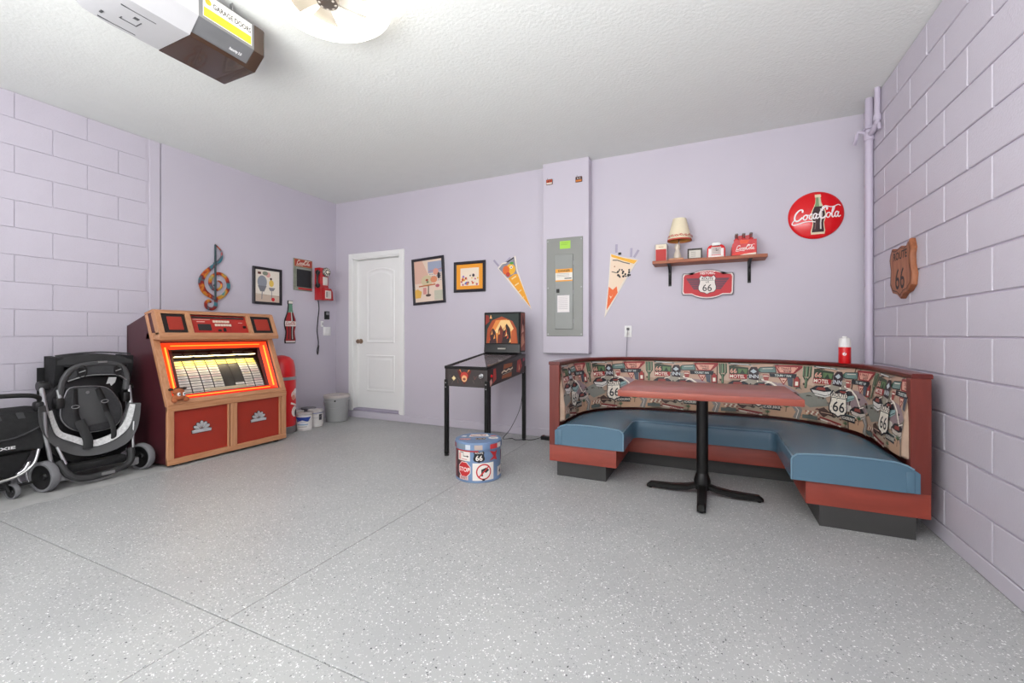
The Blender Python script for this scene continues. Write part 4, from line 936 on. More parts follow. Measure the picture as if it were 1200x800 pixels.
for pts, w in (([(1.575, .70), (1.578, .60), (1.585, .50), (1.60, .45)], .018), ([(1.71, .69), (1.745, .60), (1.765, .52), (1.772, .49)], .018)):
    MB().tube(cr([(-4.362, a, b_) for a, b_ in pts], 4), w, 8, flat=(.25, 1), up=(1, 0, 0)).build('harness_strap', black_m, S)
MB().tube(cr([(-4.355, 1.60, .46), (-4.335, 1.62, .38), (-4.30, 1.63, .31), (-4.295, 1.628, .245)], 5), .030, 8, flat=(.3, 1), up=(1, 0, 0)).build('harness_pad', mat('charcoal_pad', '#2a2a2b', .8), S)
MB().tube(cr([(-4.36, 1.765, .50), (-4.33, 1.785, .42), (-4.31, 1.79, .35), (-4.31, 1.79, .28)], 5), .018, 8, flat=(.3, 1), up=(1, 0, 0)).build('harness_pad', mat('charcoal_pad', '#2a2a2b', .8), S)
for a, b_ in ((1.578, .565), (1.752, .585)): MB().tube([(-4.352, a+.022*math.cos(k*PI/6), b_+.012*math.sin(k*PI/6)) for k in range(12)], .004, 6, closed=True).build('buckle', silver_m, S)
# leg basket U shapes: fabric basin and white trim
def ublade(path, x0, x1, w, mt, nm):
    P = cr([(a, b_, 0) for a, b_ in path], 4); rows = []
    for i, p in enumerate(P):
        d = (P[min(i+1, len(P)-1)]-P[max(i-1, 0)]).normalized(); n = V(-d.y, d.x, 0)
        ww = w*(.55+.45*math.sin(PI*i/(len(P)-1)))
        a, b_ = p+n*ww*.5, p-n*ww*.5
        rows.append([V(x0, a.x, a.y), V(x1, b_.x, b_.y), V(x1-.012, b_.x, b_.y), V(x0-.012, a.x, a.y)])
    return MB().grid(rows, cv=True, cap=True).build(nm, mt, S)
ublade([(1.385, .60), (1.395, .50), (1.43, .40), (1.50, .31), (1.60, .25), (1.72, .242), (1.83, .275), (1.885, .35), (1.91, .44), (1.925, .55)], -4.34, -4.27, .10, mat('basin_grey_fabric', '#565657', .85, bump=.4, bscale=300), 'leg_basin')
ublade([(1.430, .56), (1.445, .48), (1.475, .39), (1.55, .335), (1.66, .275), (1.77, .293), (1.85, .345), (1.89, .42), (1.915, .54)], -4.325, -4.300, .045, fabw, 'white_trim_band')
ublade([(1.405, .40), (1.435, .31), (1.51, .215), (1.64, .145), (1.785, .145), (1.88, .22), (1.93, .33)], -4.32, -4.33, .05, black_m, 'lower_liner')
MB().grid([[V(-4.33-.12*j/3, 1.46+.42*k/6, .17-.05*math.sin(PI*k/6)+.03*j) for j in range(4)] for k in range(7)]).build('storage_basket', blackfab_m, S)
MB().box(-4.48, -4.26, 1.50, 1.86, .09, .15, .02, 2).build('storage_basket_front', blackfab_m, S)
# frame
for pts, r in (([(-4.30, 1.392, .56), (-4.29, 1.395, .40), (-4.27, 1.428, .13)], .013), ([(-4.28, 1.453, .30), (-4.24, 1.485, .17)], .010), ([(-4.30, 1.92, .40), (-4.28, 1.903, .26), (-4.26, 1.898, .14)], .010), ([(-4.40, 1.41, .73), (-4.38, 1.42, .60), (-4.36, 1.43, .5)], .015), ([(-4.40, 1.93, .69), (-4.38, 1.93, .58), (-4.34, 1.925, .44)], .014), ([(-4.40, 1.50, .70), (-4.38, 1.51, .60)], .013)):
    MB().tube(pts, r, 10).build('frame_tube', silver_m, S)
for y, z in ((1.425, .735), (1.925, .67)): 
    m = MB(); m.lathe((-4.42, y-.03, z), [(0, 0), (.032, 0), (.036, .012), (.036, .05), (.03, .062), (0, .062)], 18, (0, 1, 0)); m.build('fold_joint', black_m, S)
for y, z in ((1.50, .60), (1.90, .60)): MB().box(-4.44, -4.36, y-.025, y+.025, z-.04, z+.04, .012, 2).build('joint_block', black_m, S)
MB().tube(cr([(-4.24, 1.445, .20), (-4.21, 1.465, .14), (-4.19, 1.49, .095), (-4.18, 1.55, .058), (-4.18, 1.65, .052), (-4.18, 1.75, .066), (-4.19, 1.82, .08), (-4.20, 1.855, .12), (-4.23, 1.865, .2)], 5), .023, 10).build('bumper_bar', mat('rubbery_charcoal', '#2e2e2f', .6), S)
MB().box(-4.162, -4.152, 1.655, 1.735, .050, .072, .003).build('bumper_label', silver_m, S)
MB().tube(cr([(-4.26, 1.47, .07), (-4.2, 1.58, .022), (-4.2, 1.70, .018), (-4.24, 1.80, .04)], 5), .008, 8).build('foot_arc', silver_m, S)
wheel(S, -4.27, 1.385, .108, .108, .05, -17); wheel(S, -4.26, 1.955, .108, .108, .05, -17)
for y, s_ in ((1.455, 1), (1.885, -1)):
    MB().box(-4.27, -4.21, y-.03, y+.03, .06, .12, .012, 2).build('wheel_fork', mat('light_grey_plastic', '#8a8a8a', .4), S)
    MB().tube([(-4.27, y-.03*s_, .105), (-4.25, y+.01*s_, .11)], .014, 8).build('axle', black_m, S)
# care tag on the tray
MB().prism([(1.785, .770), (1.835, .766), (1.825, .725), (1.80, .70), (1.792, .72), (1.769, .718)], fx(-4.375), .002).build('care_tag', mat('tag_white', '#b9b9b9', .6), S)

# second stroller, cut by the frame edge
T = thing('stroller', (-4.40, 1.17, 0), 'low folded black stroller at the far left, its fabric label facing out', 'stroller')
MB().tube(cr([(-4.38, .85, .665), (-4.38, 1.05, .69), (-4.38, 1.25, .688), (-4.38, 1.36, .675), (-4.39, 1.40, .645), (-4.40, 1.395, .60)], 5), .016, 10).build('handlebar', black_m, T)
MB().box(-4.42, -4.35, 1.365, 1.415, .56, .63, .015, 2).build('fold_joint', black_m, T)
MB().tube([(-4.37, 1.392, .60), (-4.36, 1.393, .46)], .014, 8).build('frame_tube', silver_m, T)
rows = []
for k in range(13):
    t = k/12; y = .88+.505*t; e = math.sin(PI*min(1, (1-t)*6+.08)/2) if t > .8 else 1
    rows.append([V(-4.62, y, .56), V(-4.60, y, .585*1), V(-4.45, y, .585+.01*math.sin(k*1.7)), V(-4.36, y, .565*e+.56*(1-e)), V(-4.32, y, .50), V(-4.305-.01*math.sin(k*2.1), y, .44), V(-4.30, y, .40), V(-4.285, y, .36), V(-4.29, y, .305+.02*math.sin(t*3)), V(-4.36, y, .29), V(-4.62, y, .30)])
MB().grid(rows, cv=True, cap=True).build('seat_fabric', blackfab_m, T)
MB().tube(cr([(-4.30, .9, .405), (-4.285, 1.1, .40), (-4.285, 1.25, .41), (-4.30, 1.37, .46)], 4), .006, 6).build('fabric_piping', greyfab_m, T)
for y in (1.16, 1.27): MB().prism([(y, .57), (y+.035, .57), (y+.055, .47), (y+.02, .47)], (lambda u, v, w=0: V(-4.325-(v-.47)*.35+w, u, v)), .008).build('webbing', greyfab_m, T)
Pl = Print(lambda u, v, w=0: V(-4.283+w, u, v), .0003)
Pl.rect(1.09, .335, 1.245, .360, '#2a2a2b'); Pl.text('DOXIE', 1.175, .338, .018, '#d9d9d9', 1.9, .03); Pl.build('label_print', T)
MB().prism([(.9, .28), (1.35, .30), (1.30, .18), (1.2, .11), (.9, .1)], fx(-4.46), .13, .02).build('storage_basket', blackfab_m, T)
MB().tube(cr([(-4.27, 1.355, .31), (-4.25, 1.325, .22), (-4.24, 1.26, .165), (-4.24, 1.17, .142), (-4.24, .95, .13)], 5), .010, 8).build('front_tube', silver_m, T)
MB().tube(cr([(-4.26, 1.27, .10), (-4.26, 1.25, .16), (-4.25, 1.28, .19), (-4.25, 1.305, .24), (-4.25, 1.29, .17), (-4.25, 1.30, .10)], 4), .005, 6).build('wire_clip', chrome_m, T)
wheel(T, -4.28, 1.235, .052, .052, .028, -17)
wheel(T, -4.50, 1.27, .075, .075, .035, -17)
MB().tube([(-4.29, 1.225, .052), (-4.30, 1.20, .12), (-4.30, 1.18, .15)], .012, 8).build('wheel_fork', black_m, T)
MB().tube([(-4.50, 1.25, .08), (-4.46, 1.25, .2)], .014, 8).build('wheel_fork', black_m, T)
MB().tube([(-4.30, .9, .06), (-4.30, 1.2, .075), (-4.31, 1.34, .08)], .010, 8).build('axle_bar', black_m, T)

# ================================================================= LEFT WALL PIECES
FL = lambda x0: (lambda u, v, w=0: V(x0+w, u, v))
clefm = mat('multicolour_enamel_metal', '#a33a22', .35, metal=.3, scale=11)
r_ = [n for n in clefm.node_tree.nodes if n.type == 'VALTORGB'][0].color_ramp
for e, (p, c) in zip(r_.elements, ((.36, '#3b7f8b'), (.50, '#a52a1e'))): e.position = p; e.color = (*lin(c), 1)
for p, c in ((.44, '#7e2a2c'), (.56, '#d17a2c'), (.63, '#c9a03c'), (.7, '#4a8d8d')):
    e = r_.elements.new(p); e.color = (*lin(c), 1)
[n for n in clefm.node_tree.nodes if n.type == 'TEX_NOISE'][0].inputs['Scale'].default_value = 9
clef = thing('treble_clef', (-4.70, 2.8, 1.70), 'multicoloured metal treble clef wall sculpture above the jukebox', 'wall art')
def ribbon(pts, ws, x0, t, nm, mt, parent):
    P = cr([(a, b_, 0) for a, b_ in pts], 5); n = len(P); rows = []
    for i, p in enumerate(P):
        s_ = i/(n-1)*(len(ws)-1); k = min(int(s_), len(ws)-2); w = (ws[k]+(ws[k+1]-ws[k])*(s_-k))/2
        d = (P[min(i+1, n-1)]-P[max(i-1, 0)]).normalized(); nn = V(-d.y, d.x, 0); a, b_ = p+nn*w, p-nn*w
        rows.append([V(x0, a.x, a.y), V(x0+t*.6, a.x, a.y), V(x0+t, p.x, p.y), V(x0+t*.6, b_.x, b_.y), V(x0, b_.x, b_.y)])
    m = MB().grid(rows, cv=True, cap=True); return m.build(nm, mt, parent, sharp=50)
ribbon([(2.791, 2.053), (2.842, 2.007), (2.86, 1.949), (2.842, 1.895), (2.794, 1.843), (2.718, 1.767), (2.667, 1.692), (2.658, 1.623), (2.69, 1.548), (2.756, 1.504), (2.799, 1.487), (2.872, 1.523), (2.927, 1.61), (2.912, 1.701), (2.862, 1.746), (2.808, 1.749), (2.756, 1.703), (2.742, 1.642), (2.77, 1.585), (2.813, 1.579), (2.852, 1.613), (2.852, 1.659), (2.818, 1.675)],
       [.008, .012, .02, .034, .03, .042, .052, .052, .05, .04, .034, .036, .036, .034, .03, .03, .034, .032, .028, .024, .022, .018, .012], -4.700, .014, 'scroll', clefm, clef)
ribbon([(2.797, 1.50), (2.799, 1.417), (2.765, 1.378), (2.714, 1.388), (2.700, 1.431), (2.727, 1.462), (2.751, 1.444)], [.03, .036, .03, .03, .028, .028, .018], -4.700, .014, 'hook', clefm, clef)
MB().box(-4.698, -4.682, 2.783, 2.799, 1.47, 2.05, .003).build('stem', mat('dark_teal_metal', '#31484c', .35, metal=.4, var=.3), clef)
for z in (1.62, 1.85): MB().box(-4.7165, -4.69, 2.785, 2.797, z, z+.012).build('wall_spacer', blackmetal_m, clef)
frame_m = mat('black_picture_frame', '#1d1a22', .3, var=.05)
def framed(nm, F, w, h, fw_, t, label, cat, art, mats=frame_m, backc='#e9e0d2'):
    """F places u,v,lift with the origin at the lower left corner of the frame"""
    t_ = thing(nm, F(w/2, h/2, 0), label, cat)
    rows = [[F(u, v, l) for u, v in ((i, i), (w-i, i), (w-i, h-i), (i, h-i))] for i, l in ((0, 0), (0, t), (.004, t+.003), (fw_*.6, t+.003), (fw_, t-.004), (fw_, 0))]
    MB().grid(rows, cv=True).build('frame', mats, t_)
    MB().prism([(fw_-.002, fw_-.002), (w-fw_+.002, fw_-.002), (w-fw_+.002, h-fw_+.002), (fw_-.002, h-fw_+.002)], F, t*.4).build('backing', cream_m, t_)
    P = Print(lambda u, v, l=0: F(u, v, t*.4+l), .0002); P.rect(fw_, fw_, w-fw_, h-fw_, backc); art(P, fw_, fw_, w-2*fw_, h-2*fw_)
    P.build('picture_print', t_); return t_
def art1(P, x, y, w, h):      # plain stand-in: two seats at a counter
    P.rect(x, y, x+w, y+h*.22, '#cdb9a6'); P.line([(x, y+h*.24), (x+w, y+h*.2)], .006, '#b79f8e'); P.rect(x+.03, y+h*.86, x+.07, y+h*.93, '#6b3a30')
    P.disc(x+w*.28, y+h*.62, .058, '#8d9199', .075); P.poly([(x+w*.10, y+h*.5), (x+w*.46, y+h*.5), (x+w*.36, y+h*.32), (x+w*.2, y+h*.32)], '#77777d'); P.line([(x+w*.28, y+h*.33), (x+w*.26, y+h*.08)], .012, '#8f8c8c')
    P.disc(x+w*.66, y+h*.6, .03, '#e6c25a', .04); P.poly([(x+w*.54, y+h*.46), (x+w*.82, y+h*.46), (x+w*.75, y+h*.36), (x+w*.6, y+h*.36)], '#88868a'); P.line([(x+w*.67, y+h*.36), (x+w*.67, y+h*.1)], .009, '#8f8c8c')
    P.disc(x+w*.52, y+h*.86, .03, '#e0a9a0', .03); P.disc(x+w*.64, y+h*.74, .014, '#4a2e2a'); P.disc(x+w*.73, y+h*.09, .022, '#cf1f25'); P.disc(x+w*.40, y+h*.9, .035, '#8a8f7e', .024)
framed('framed_picture', plane((XL+.004, 3.205, 1.462), (0, 1, 0), (0, 0, 1)), .362, .428, .030, .018, 'black framed portrait of two counter stools right of the treble clef', 'picture', art1)
def artb(P, x, y, w, h): pass
# bottle company chalkboard
cbf = thing('chalkboard_sign', (XL, 3.87, 1.87), 'small black chalkboard with red Coca-Cola heading, left of the wall phone', 'sign')
Fc = plane((XL+.002, 3.735, 1.668), (0, 1, 0), (0, 0, 1))
cw_, chh = .272, .398
MB().prism([(0, 0), (cw_, 0), (cw_, chh), (0, chh)], Fc, .014, .003).build('board_back', wood('grey_green_wood', '#8c8f80', '#77796c', .5), cbf)
MB().prism([(.035, .045), (cw_-.02, .045), (cw_-.02, .265), (.035, .265)], lambda u, v, w=0: Fc(u, v, .0135+w), .003).build('slate', mat('slate_black', '#232327', .6, var=.15, scale=20), cbf)
Pc2 = Print(lambda u, v, w=0: Fc(u, v, .0142+w), .0003)
Pc2.rect(.006, .30, cw_-.006, .392, '#b06a3e'); Pc2.rect(.014, .308, cw_-.012, .384, '#a5382c'); cola_script(Pc2, cw_/2, .345, .20, '#eadfce'); Pc2.line([(.03, .278), (cw_-.02, .278)], .012, '#9aa19a'); Pc2.rect(.06, .012, cw_-.008, .036, '#b3262a'); Pc2.line([(.035, .27), (.035, .04)], .003, '#c9c9bb')
Pc2.build('heading_print', cbf)
# contour bottle cut-out
bt = thing('bottle_sign', (XL, 3.69, 1.27), 'cola bottle shaped wall sign below the chalkboard, red Coca-Cola lettering', 'sign')
Fb = plane((XL+.002, 3.685, 1.003), (0, 1, 0), (0, 0, 1))
MB().prism(bottle_outline(0, 0, .235, .527), Fb, .016, .003).build('sign_board', mat('sign_black_edge', '#1a1213', .4), bt)
Pb = Print(lambda u, v, w=0: Fb(u, v, .0162+w), .0003)
def sub(y0f, y1f, xf0, xf1, f=.9):
    """slice of the bottle outline between height fractions, x from xf0 to xf1 of half width"""
    pts = []
    def hw(t):
        for (xa, ya), (xb, yb_) in zip(BOT[1:], BOT[2:]):
            if ya >= t >= yb_: return xa+(xb-xa)*(ya-t)/(ya-yb_+1e-9)
        return BOT[-1][0]
    n = 12; L_ = [(hw(y0f+(y1f-y0f)*k/n)*f, y0f+(y1f-y0f)*k/n) for k in range(n+1)]
    return [(x*xf1*.235, y*.527) for x, y in L_]+[(x*xf0*.235, y*.527) for x, y in reversed(L_)]
Pb.poly(sub(.02, .72, -1, 1), '#a3141b'); Pb.poly(sub(.72, .92, -1, 1), '#5f8f77'); Pb.poly(sub(.93, .99, -1, 1), '#ded9cf'); Pb.poly(sub(.08, .72, .05, .75), '#2a1214'); Pb.poly(sub(.1, .42, .35, .5), '#d8cfc9'); Pb.poly(sub(.52, .74, .15, .4), '#d8cfc9'); Pb.poly(sub(.1, .4, -.5, -.3), '#2a1214'); Pb.poly(sub(.02, .06, -1, 1), '#d8cfc9')
Pb.poly(sub(.40, .52, -1, 1, .98), '#e8e0d8'); cola_script(Pb, 0, .243, .135, '#b3151c'); Pb.build('bottle_print', bt)
# wall phone
ph = thing('wall_phone', (XL, 4.11, 1.78), 'red retro wall payphone with black handset beside the white door', 'telephone')
phr = mat('phone_red', '#b31a20', .3, coat=.3)
MB().prism([(4.055, 1.565), (4.215, 1.565), (4.215, 1.69), (4.19, 1.75), (4.19, 1.985), (4.055, 1.985)], FL(XL), .10, .006).build('phone_body', phr, ph)
MB().prism([(4.10, 1.565), (4.245, 1.565), (4.235, 1.68), (4.21, 1.72), (4.10, 1.72)], FL(XL+.09), .045, .008).build('coin_box', phr, ph)
for (a, b_, c, d, x) in ((4.105, 4.20, 1.585, 1.69, XL+.135), (4.10, 4.175, 1.76, 1.87, XL+.100)): MB().box(x, x+.006, a, b_, c, d, .002).build('face_plate', mat('phone_plate', '#d4ccc4', .3, metal=.3), ph)
MB().lathe((XL+.10, 4.15, 1.935), [(0, .03), (.02, .03), (.024, .024), (.055, .022), (.06, .015), (.06, 0)], 28, (1, 0, 0)).build('dial', mat('dial_nickel', '#8e8a86', .25, metal=.7), ph)
MB().lathe((XL+.131, 4.15, 1.935), [(0, .002), (.018, .002), (.018, 0)], 18, (1, 0, 0)).build('dial_centre', cream_m, ph)
m = MB()
for k in range(9): m.ball((XL+.124, 4.15+.04*math.cos(k*.63), 1.935+.04*math.sin(k*.63)), .003, .007, .007, 8)
m.build('dial_hole', cream_m, ph)
MB().tube(cr([(XL+.085, 4.035, 1.93), (XL+.10, 4.015, 1.90), (XL+.105, 4.005, 1.84), (XL+.10, 4.01, 1.77), (XL+.085, 4.03, 1.745)], 4), [.012]*17, 10).ball((XL+.08, 4.035, 1.92), .034, .028, .034).ball((XL+.08, 4.035, 1.75), .034, .028, .034).build('handset', black_m, ph)
P2 = Print(lambda u, v, w=0: V(XL+.1415+w, u, v), .0003)
P2.rect(4.115, 1.60, 4.14, 1.675, '#8a8580'); P2.line([(4.16, 1.60), (4.16, 1.67)], .004, '#8a8580'); P2.build('plate_print', ph)
MB().tube(cr([(XL+.03, 4.085, 1.565), (XL+.03, 4.10, 1.45), (XL+.025, 4.085, 1.3), (XL+.02, 4.08, 1.15), (XL+.02, 4.10, 1.0), (XL+.02, 4.08, .90), (XL+.02, 4.088, .85), (XL+.02, 4.10, .90), (XL+.02, 4.105, .97)], 8), .006, 8).build('cord', black_m, ph)
kp = thing('keypad', (XL, 4.245, 1.37), 'small black wall opener button below the red phone', 'switch')
MB().box(XL, XL+.022, 4.208, 4.283, 1.315, 1.425, .006, 2).build('housing', black_m, kp)
MB().box(XL+.022, XL+.027, 4.222, 4.27, 1.375, 1.412, .003).build('button', mat('keypad_grey', '#8d8d90', .4), kp)
sw = thing('light_switch', (XL, 4.25, 1.16), 'white double switch plate below the black opener button', 'switch')
MB().box(XL, XL+.008, 4.19, 4.313, 1.10, 1.215, .003, 2).build('plate', white_m, sw)
for y in (4.225, 4.279): MB().box(XL+.008, XL+.013, y-.017, y+.017, 1.125, 1.19, .002).build('rocker', white_m, sw)
ho = thing('remote_holder', (XL, 4.165, 1.25), 'tiny white plastic holder left of the switch plate', 'holder')
MB().box(XL, XL+.02, 4.149, 4.183, 1.216, 1.292, .004, 2).build('shell', white_m, ho)
MB().box(XL+.02, XL+.022, 4.157, 4.175, 1.235, 1.275, .001).build('button', mat('holder_grey', '#b5b2b5', .5), ho)

# ================================================================= BACK WALL PIECES
YW = YB+.012
def bplane(x, z, lift=.002): return plane((x, YW-lift, z), (1, 0, 0), (0, 0, 1))
def art2(P, x, y, w, h):     # plain stand-in for a diner picture
    P.rect(x, y, x+w, y+h, '#e3cdbb'); P.poly([(x, y+h*.45), (x, y+h), (x+w*.3, y+h), (x+w*.5, y+h*.65), (x+w*.3, y+h*.45)], '#d9b09d'); P.rect(x+w*.5, y+h*.68, x+w, y+h*.95, '#9ba3b8'); P.line([(x+w*.5, y+h*.72), (x+w, y+h*.76)], .01, '#b77f86')
    for k in range(4):
        for j in range(6): P.rect(x+w*(.55+.075*j), y+h*(.48+.05*k), x+w*(.59+.075*j), y+h*(.505+.05*k), '#8f98a5')
    P.disc(x+w*.45, y+h*.5, .085, '#cdbf9a', .07); P.disc(x+w*.45, y+h*.52, .02, '#a3472f', .014); P.disc(x+w*.47, y+h*.47, .018, '#6a7a5a', .012); P.line([(x+w*.15, y+h*.38), (x+w*.75, y+h*.40)], .016, '#bb6b3c'); P.disc(x+w*.78, y+h*.7, .04, '#dc9a86', .04); P.disc(x+w*.88, y+h*.6, .022, '#3a3338', .04); P.disc(x+w*.7, y+h*.52, .05, '#d98d68', .04)
    P.line([(x+w*.5, y+h*.38), (x+w*.48, y+h*.17)], .014, '#4a3a35'); P.disc(x+w*.48, y+h*.15, .04, '#4a3a35', .016); P.rect(x+w*.3, y+h*.18, x+w*.42, y+h*.34, '#cf8d86'); P.disc(x+w*.82, y+h*.36, .03, '#b9606a', .02); P.poly([(x, y+h*.1), (x+w*.2, y+h*.1), (x+w*.25, y+h*.25), (x+w*.1, y+h*.32), (x, y+h*.3)], '#dcab4f'); P.rect(x+w*.7, y+h*.02, x+w, y+h*.25, '#c0beab')
def rot_plane(cx, cz, w, h, deg):
    a = math.radians(deg); U = V(math.cos(a), 0, math.sin(a)); Vv = V(-math.sin(a), 0, math.cos(a)); o = V(cx, YW-.002, cz)-U*w/2-Vv*h/2
    return plane(o, U, Vv)
framed('framed_picture', rot_plane(-3.160, 1.775, .475, .575, 3.0), .475, .575, .032, .02, 'tall black framed pastel diner picture right of the door, hung slightly crooked', 'picture', art2)
def art3(P, x, y, w, h):
    P.rect(x, y, x+w, y+h, '#f2a02c'); P.rect(x+w*.15, y+h*.14, x+w*.85, y+h*.85, '#f0dfca'); rr = random.Random(4)
    for k in range(34):
        P.disc(x+w*rr.uniform(.19, .81), y+h*rr.uniform(.18, .62 if k < 26 else .8), rr.uniform(.006, .018), rr.choice(['#3b3440', '#d4643c', '#5470b5', '#e2b23e', '#b9567a', '#e6c9b4', '#9f7cc0', '#c94a3a']), None, 8)
framed('framed_picture', bplane(-2.787, 1.612), .425, .362, .034, .02, 'square black frame around an orange matted colourful print', 'picture', art3)
# pennants
felt_y = mat('yellow_felt', '#eda22c', .85, bump=.3, bscale=400); felt_w = mat('cream_felt', '#ece2d4', .85, bump=.3, bscale=400)
def inset(pts, k):
    cx = sum(p[0] for p in pts)/len(pts); cy = sum(p[1] for p in pts)/len(pts); return [(cx+(x-cx)*k, cy+(y-cy)*k) for x, y in pts]
pe = thing('pennant', (-2.0, YW, 1.7), 'yellow felt pennant pointing down right, left of the breaker panel', 'pennant')
FY = plane((0, YW-.002, 0), (1, 0, 0), (0, 0, 1))
op_ = [(-2.206, 1.868), (-2.15, 1.925), (-2.10, 1.93), (-1.985, 1.995), (-1.958, 1.83), (-1.788, 1.385)]
MB().prism(op_, FY, .005, .001).build('felt_body', felt_w, pe)
Pp = Print(lambda u, v, w=0: FY(u, v, .005+w), .0003)
Pp.poly([(-2.192, 1.863), (-2.145, 1.91), (-2.10, 1.917), (-1.998, 1.975), (-1.972, 1.82), (-1.945, 1.75), (-2.085, 1.75)], '#8e8b96'); Pp.poly([(-2.075, 1.745), (-2.0, 1.79), (-1.957, 1.79), (-1.80, 1.41)], '#f0a528')
Pp.disc(-2.045, 1.845, .062, '#f2b632', .062); Pp.disc(-2.10, 1.84, .042, '#e0682a', .05); Pp.disc(-2.075, 1.79, .026, '#c23b25', .026); Pp.disc(-2.03, 1.915, .024, '#4c9a3e', .014); Pp.disc(-2.035, 1.87, .018, '#efe7d6'); Pp.disc(-2.035, 1.868, .008, '#2a2a2a'); Pp.poly([(-2.10, 1.93), (-2.0, 1.985), (-2.0, 1.97), (-2.08, 1.925)], '#1e1c20')
for k in range(4): Pp.line([(-2.03+.04*k, 1.735-.075*k), (-1.975+.032*k, 1.765-.078*k)], .016-.002*k, '#f6d79a')
Pp.build('felt_print', pe)
MB().tube([(-2.255, 1.96, 0), (-2.2, 1.9, 0)], .003).bm.free()
hk = mat('clear_grey_strip', '#a39bb0', .3)
def strips(parent, L_):
    for (a, b_, c, d) in L_: MB().tube([(a, YW-.003, b_), (c, YW-.003, d)], .011, 8, flat=(1, .18), up=(1, 0, 0)).build('hanging_strip', hk, parent)
strips(pe, [(-2.258, 1.965, -2.195, 1.895), (-2.11, 1.925, -2.05, 1.98)])
pe2 = thing('pennant', (-.85, YW, 1.65), 'cream and orange felt pennant pointing down, between breaker panel and shelf', 'pennant')
op_ = [(-.923, 1.935), (-.786, 1.888), (-.646, 1.853), (-.735, 1.72), (-.985, 1.285), (-.945, 1.62)]
MB().prism(op_, FY, .005, .001).build('felt_body', felt_w, pe2)
Pp = Print(lambda u, v, w=0: FY(u, v, .005+w), .0003)
Pp.poly([(-.917, 1.928), (-.786, 1.880), (-.66, 1.848), (-.69, 1.815), (-.79, 1.852), (-.913, 1.90)], '#edb02f'); Pp.poly([(-.914, 1.895), (-.79, 1.85), (-.695, 1.81), (-.74, 1.735), (-.86, 1.54), (-.91, 1.50), (-.94, 1.60)], '#efd7bd')
Pp.poly([(-.94, 1.60), (-.90, 1.565), (-.86, 1.60), (-.85, 1.535), (-.962, 1.36)], '#e8672c'); Pp.poly([(-.935, 1.51), (-.915, 1.495), (-.90, 1.515), (-.92, 1.475)], '#f2cda9')
rr = random.Random(8)
for k in range(22): Pp.disc(-.86+.13*rr.random()+.0, 1.69+.08*rr.random()+0, .007+.006*rr.random(), '#1f1b1c', None, 7)
Pp.line([(-.91, 1.75), (-.86, 1.735)], .008, '#1f1b1c'); Pp.line([(-.90, 1.865), (-.85, 1.862), (-.80, 1.84), (-.73, 1.818)], .010, '#5b5148'); Pp.disc(-.88, 1.80, .007, '#b0734d')
Pp.build('felt_print', pe2)
strips(pe2, [(-.862, 2.025, -.865, 1.94), (-.715, 1.975, -.72, 1.885), (-.645, 1.95, -.69, 1.88)])
MB().box(-.845, -.815, YW-.008, YW, 1.915, 1.94, .002).build('clip', blackmetal_m, pe2)
# breaker panel on the chase
ep = thing('breaker_panel', (-1.376, 4.3, 1.6), 'tall grey electrical breaker panel set in the boxed column', 'electrical panel')
grey_m = mat('panel_grey_enamel', '#8b8d88', .4, var=.02)
CY = 4.2995
MB().box(-1.572, -1.180, CY-.008, CY, 1.095, 2.117, .003).build('cover', grey_m, ep)
dr_ = MB().box(-1.476, -1.280, CY-.020, CY-.006, 1.168, 1.942, .004).build('panel_door', mat('panel_door_grey', '#8f928e', .35, var=.02), ep)
MB().box(-1.458, -1.425, CY-.026, CY-.018, 1.545, 1.585, .003).build('latch', blackmetal_m, dr_)
for z in (1.25, 1.55, 1.85): MB().tube([(-1.276, CY-.014, z-.02), (-1.276, CY-.014, z+.02)], .005, 8).build('hinge', silver_m, dr_)
for x in (-1.557, -1.195):
    for z in (1.115, 1.60, 2.09): MB().lathe((x, CY-.008, z), [(.008, 0), (.007, .003), (0, .004)], 12, (0, -1, 0)).build('screw', silver_m, ep)
Fe = plane((0, CY-.020, 0), (1, 0, 0), (0, 0, 1))
Pe2 = Print(Fe, .0002)
Pe2.rect(-1.468, 1.662, -1.285, 1.792, '#e9e4da'); Pe2.rect(-1.468, 1.752, -1.285, 1.792, '#eaa33a'); Pe2.rect(-1.468, 1.662, -1.285, 1.676, '#eaa33a'); Pe2.text('DANGER', -1.376, 1.762, .020, '#3a2a1c', 1.1, .02)
for k in range(3): Pe2.line([(-1.455, 1.742-.014*k), (-1.32, 1.742-.014*k)], .004, '#9d9890')
Pe2.line([(-1.37, 1.692), (-1.295, 1.692)], .01, '#4a4a48')
Pe2.build('warning_label', dr_); Pe2 = Print(Fe, .0002)
Pe2.rect(-1.450, 1.340, -1.315, 1.520, '#b4b2b6'); Pe2.rect(-1.446, 1.344, -1.319, 1.516, '#e7e2e0')
for k in range(9): Pe2.line([(-1.435, 1.498-.015*k), (-1.335, 1.498-.015*k)], .003, '#a9a2a6')
Pe2.build('circuit_chart', dr_)
Pe3 = Print(plane((0, CY-.008, 0), (1, 0, 0), (0, 0, 1)), .0002)
Pe3.rect(-1.425, 2.002, -1.31, 2.082, '#a6d84a'); Pe3.line([(-1.415, 2.062), (-1.33, 2.062)], .003, '#6d9a2b'); Pe3.line([(-1.415, 2.045), (-1.34, 2.045)], .003, '#6d9a2b'); Pe3.build('green_sticker', ep, 'lime green sticker')
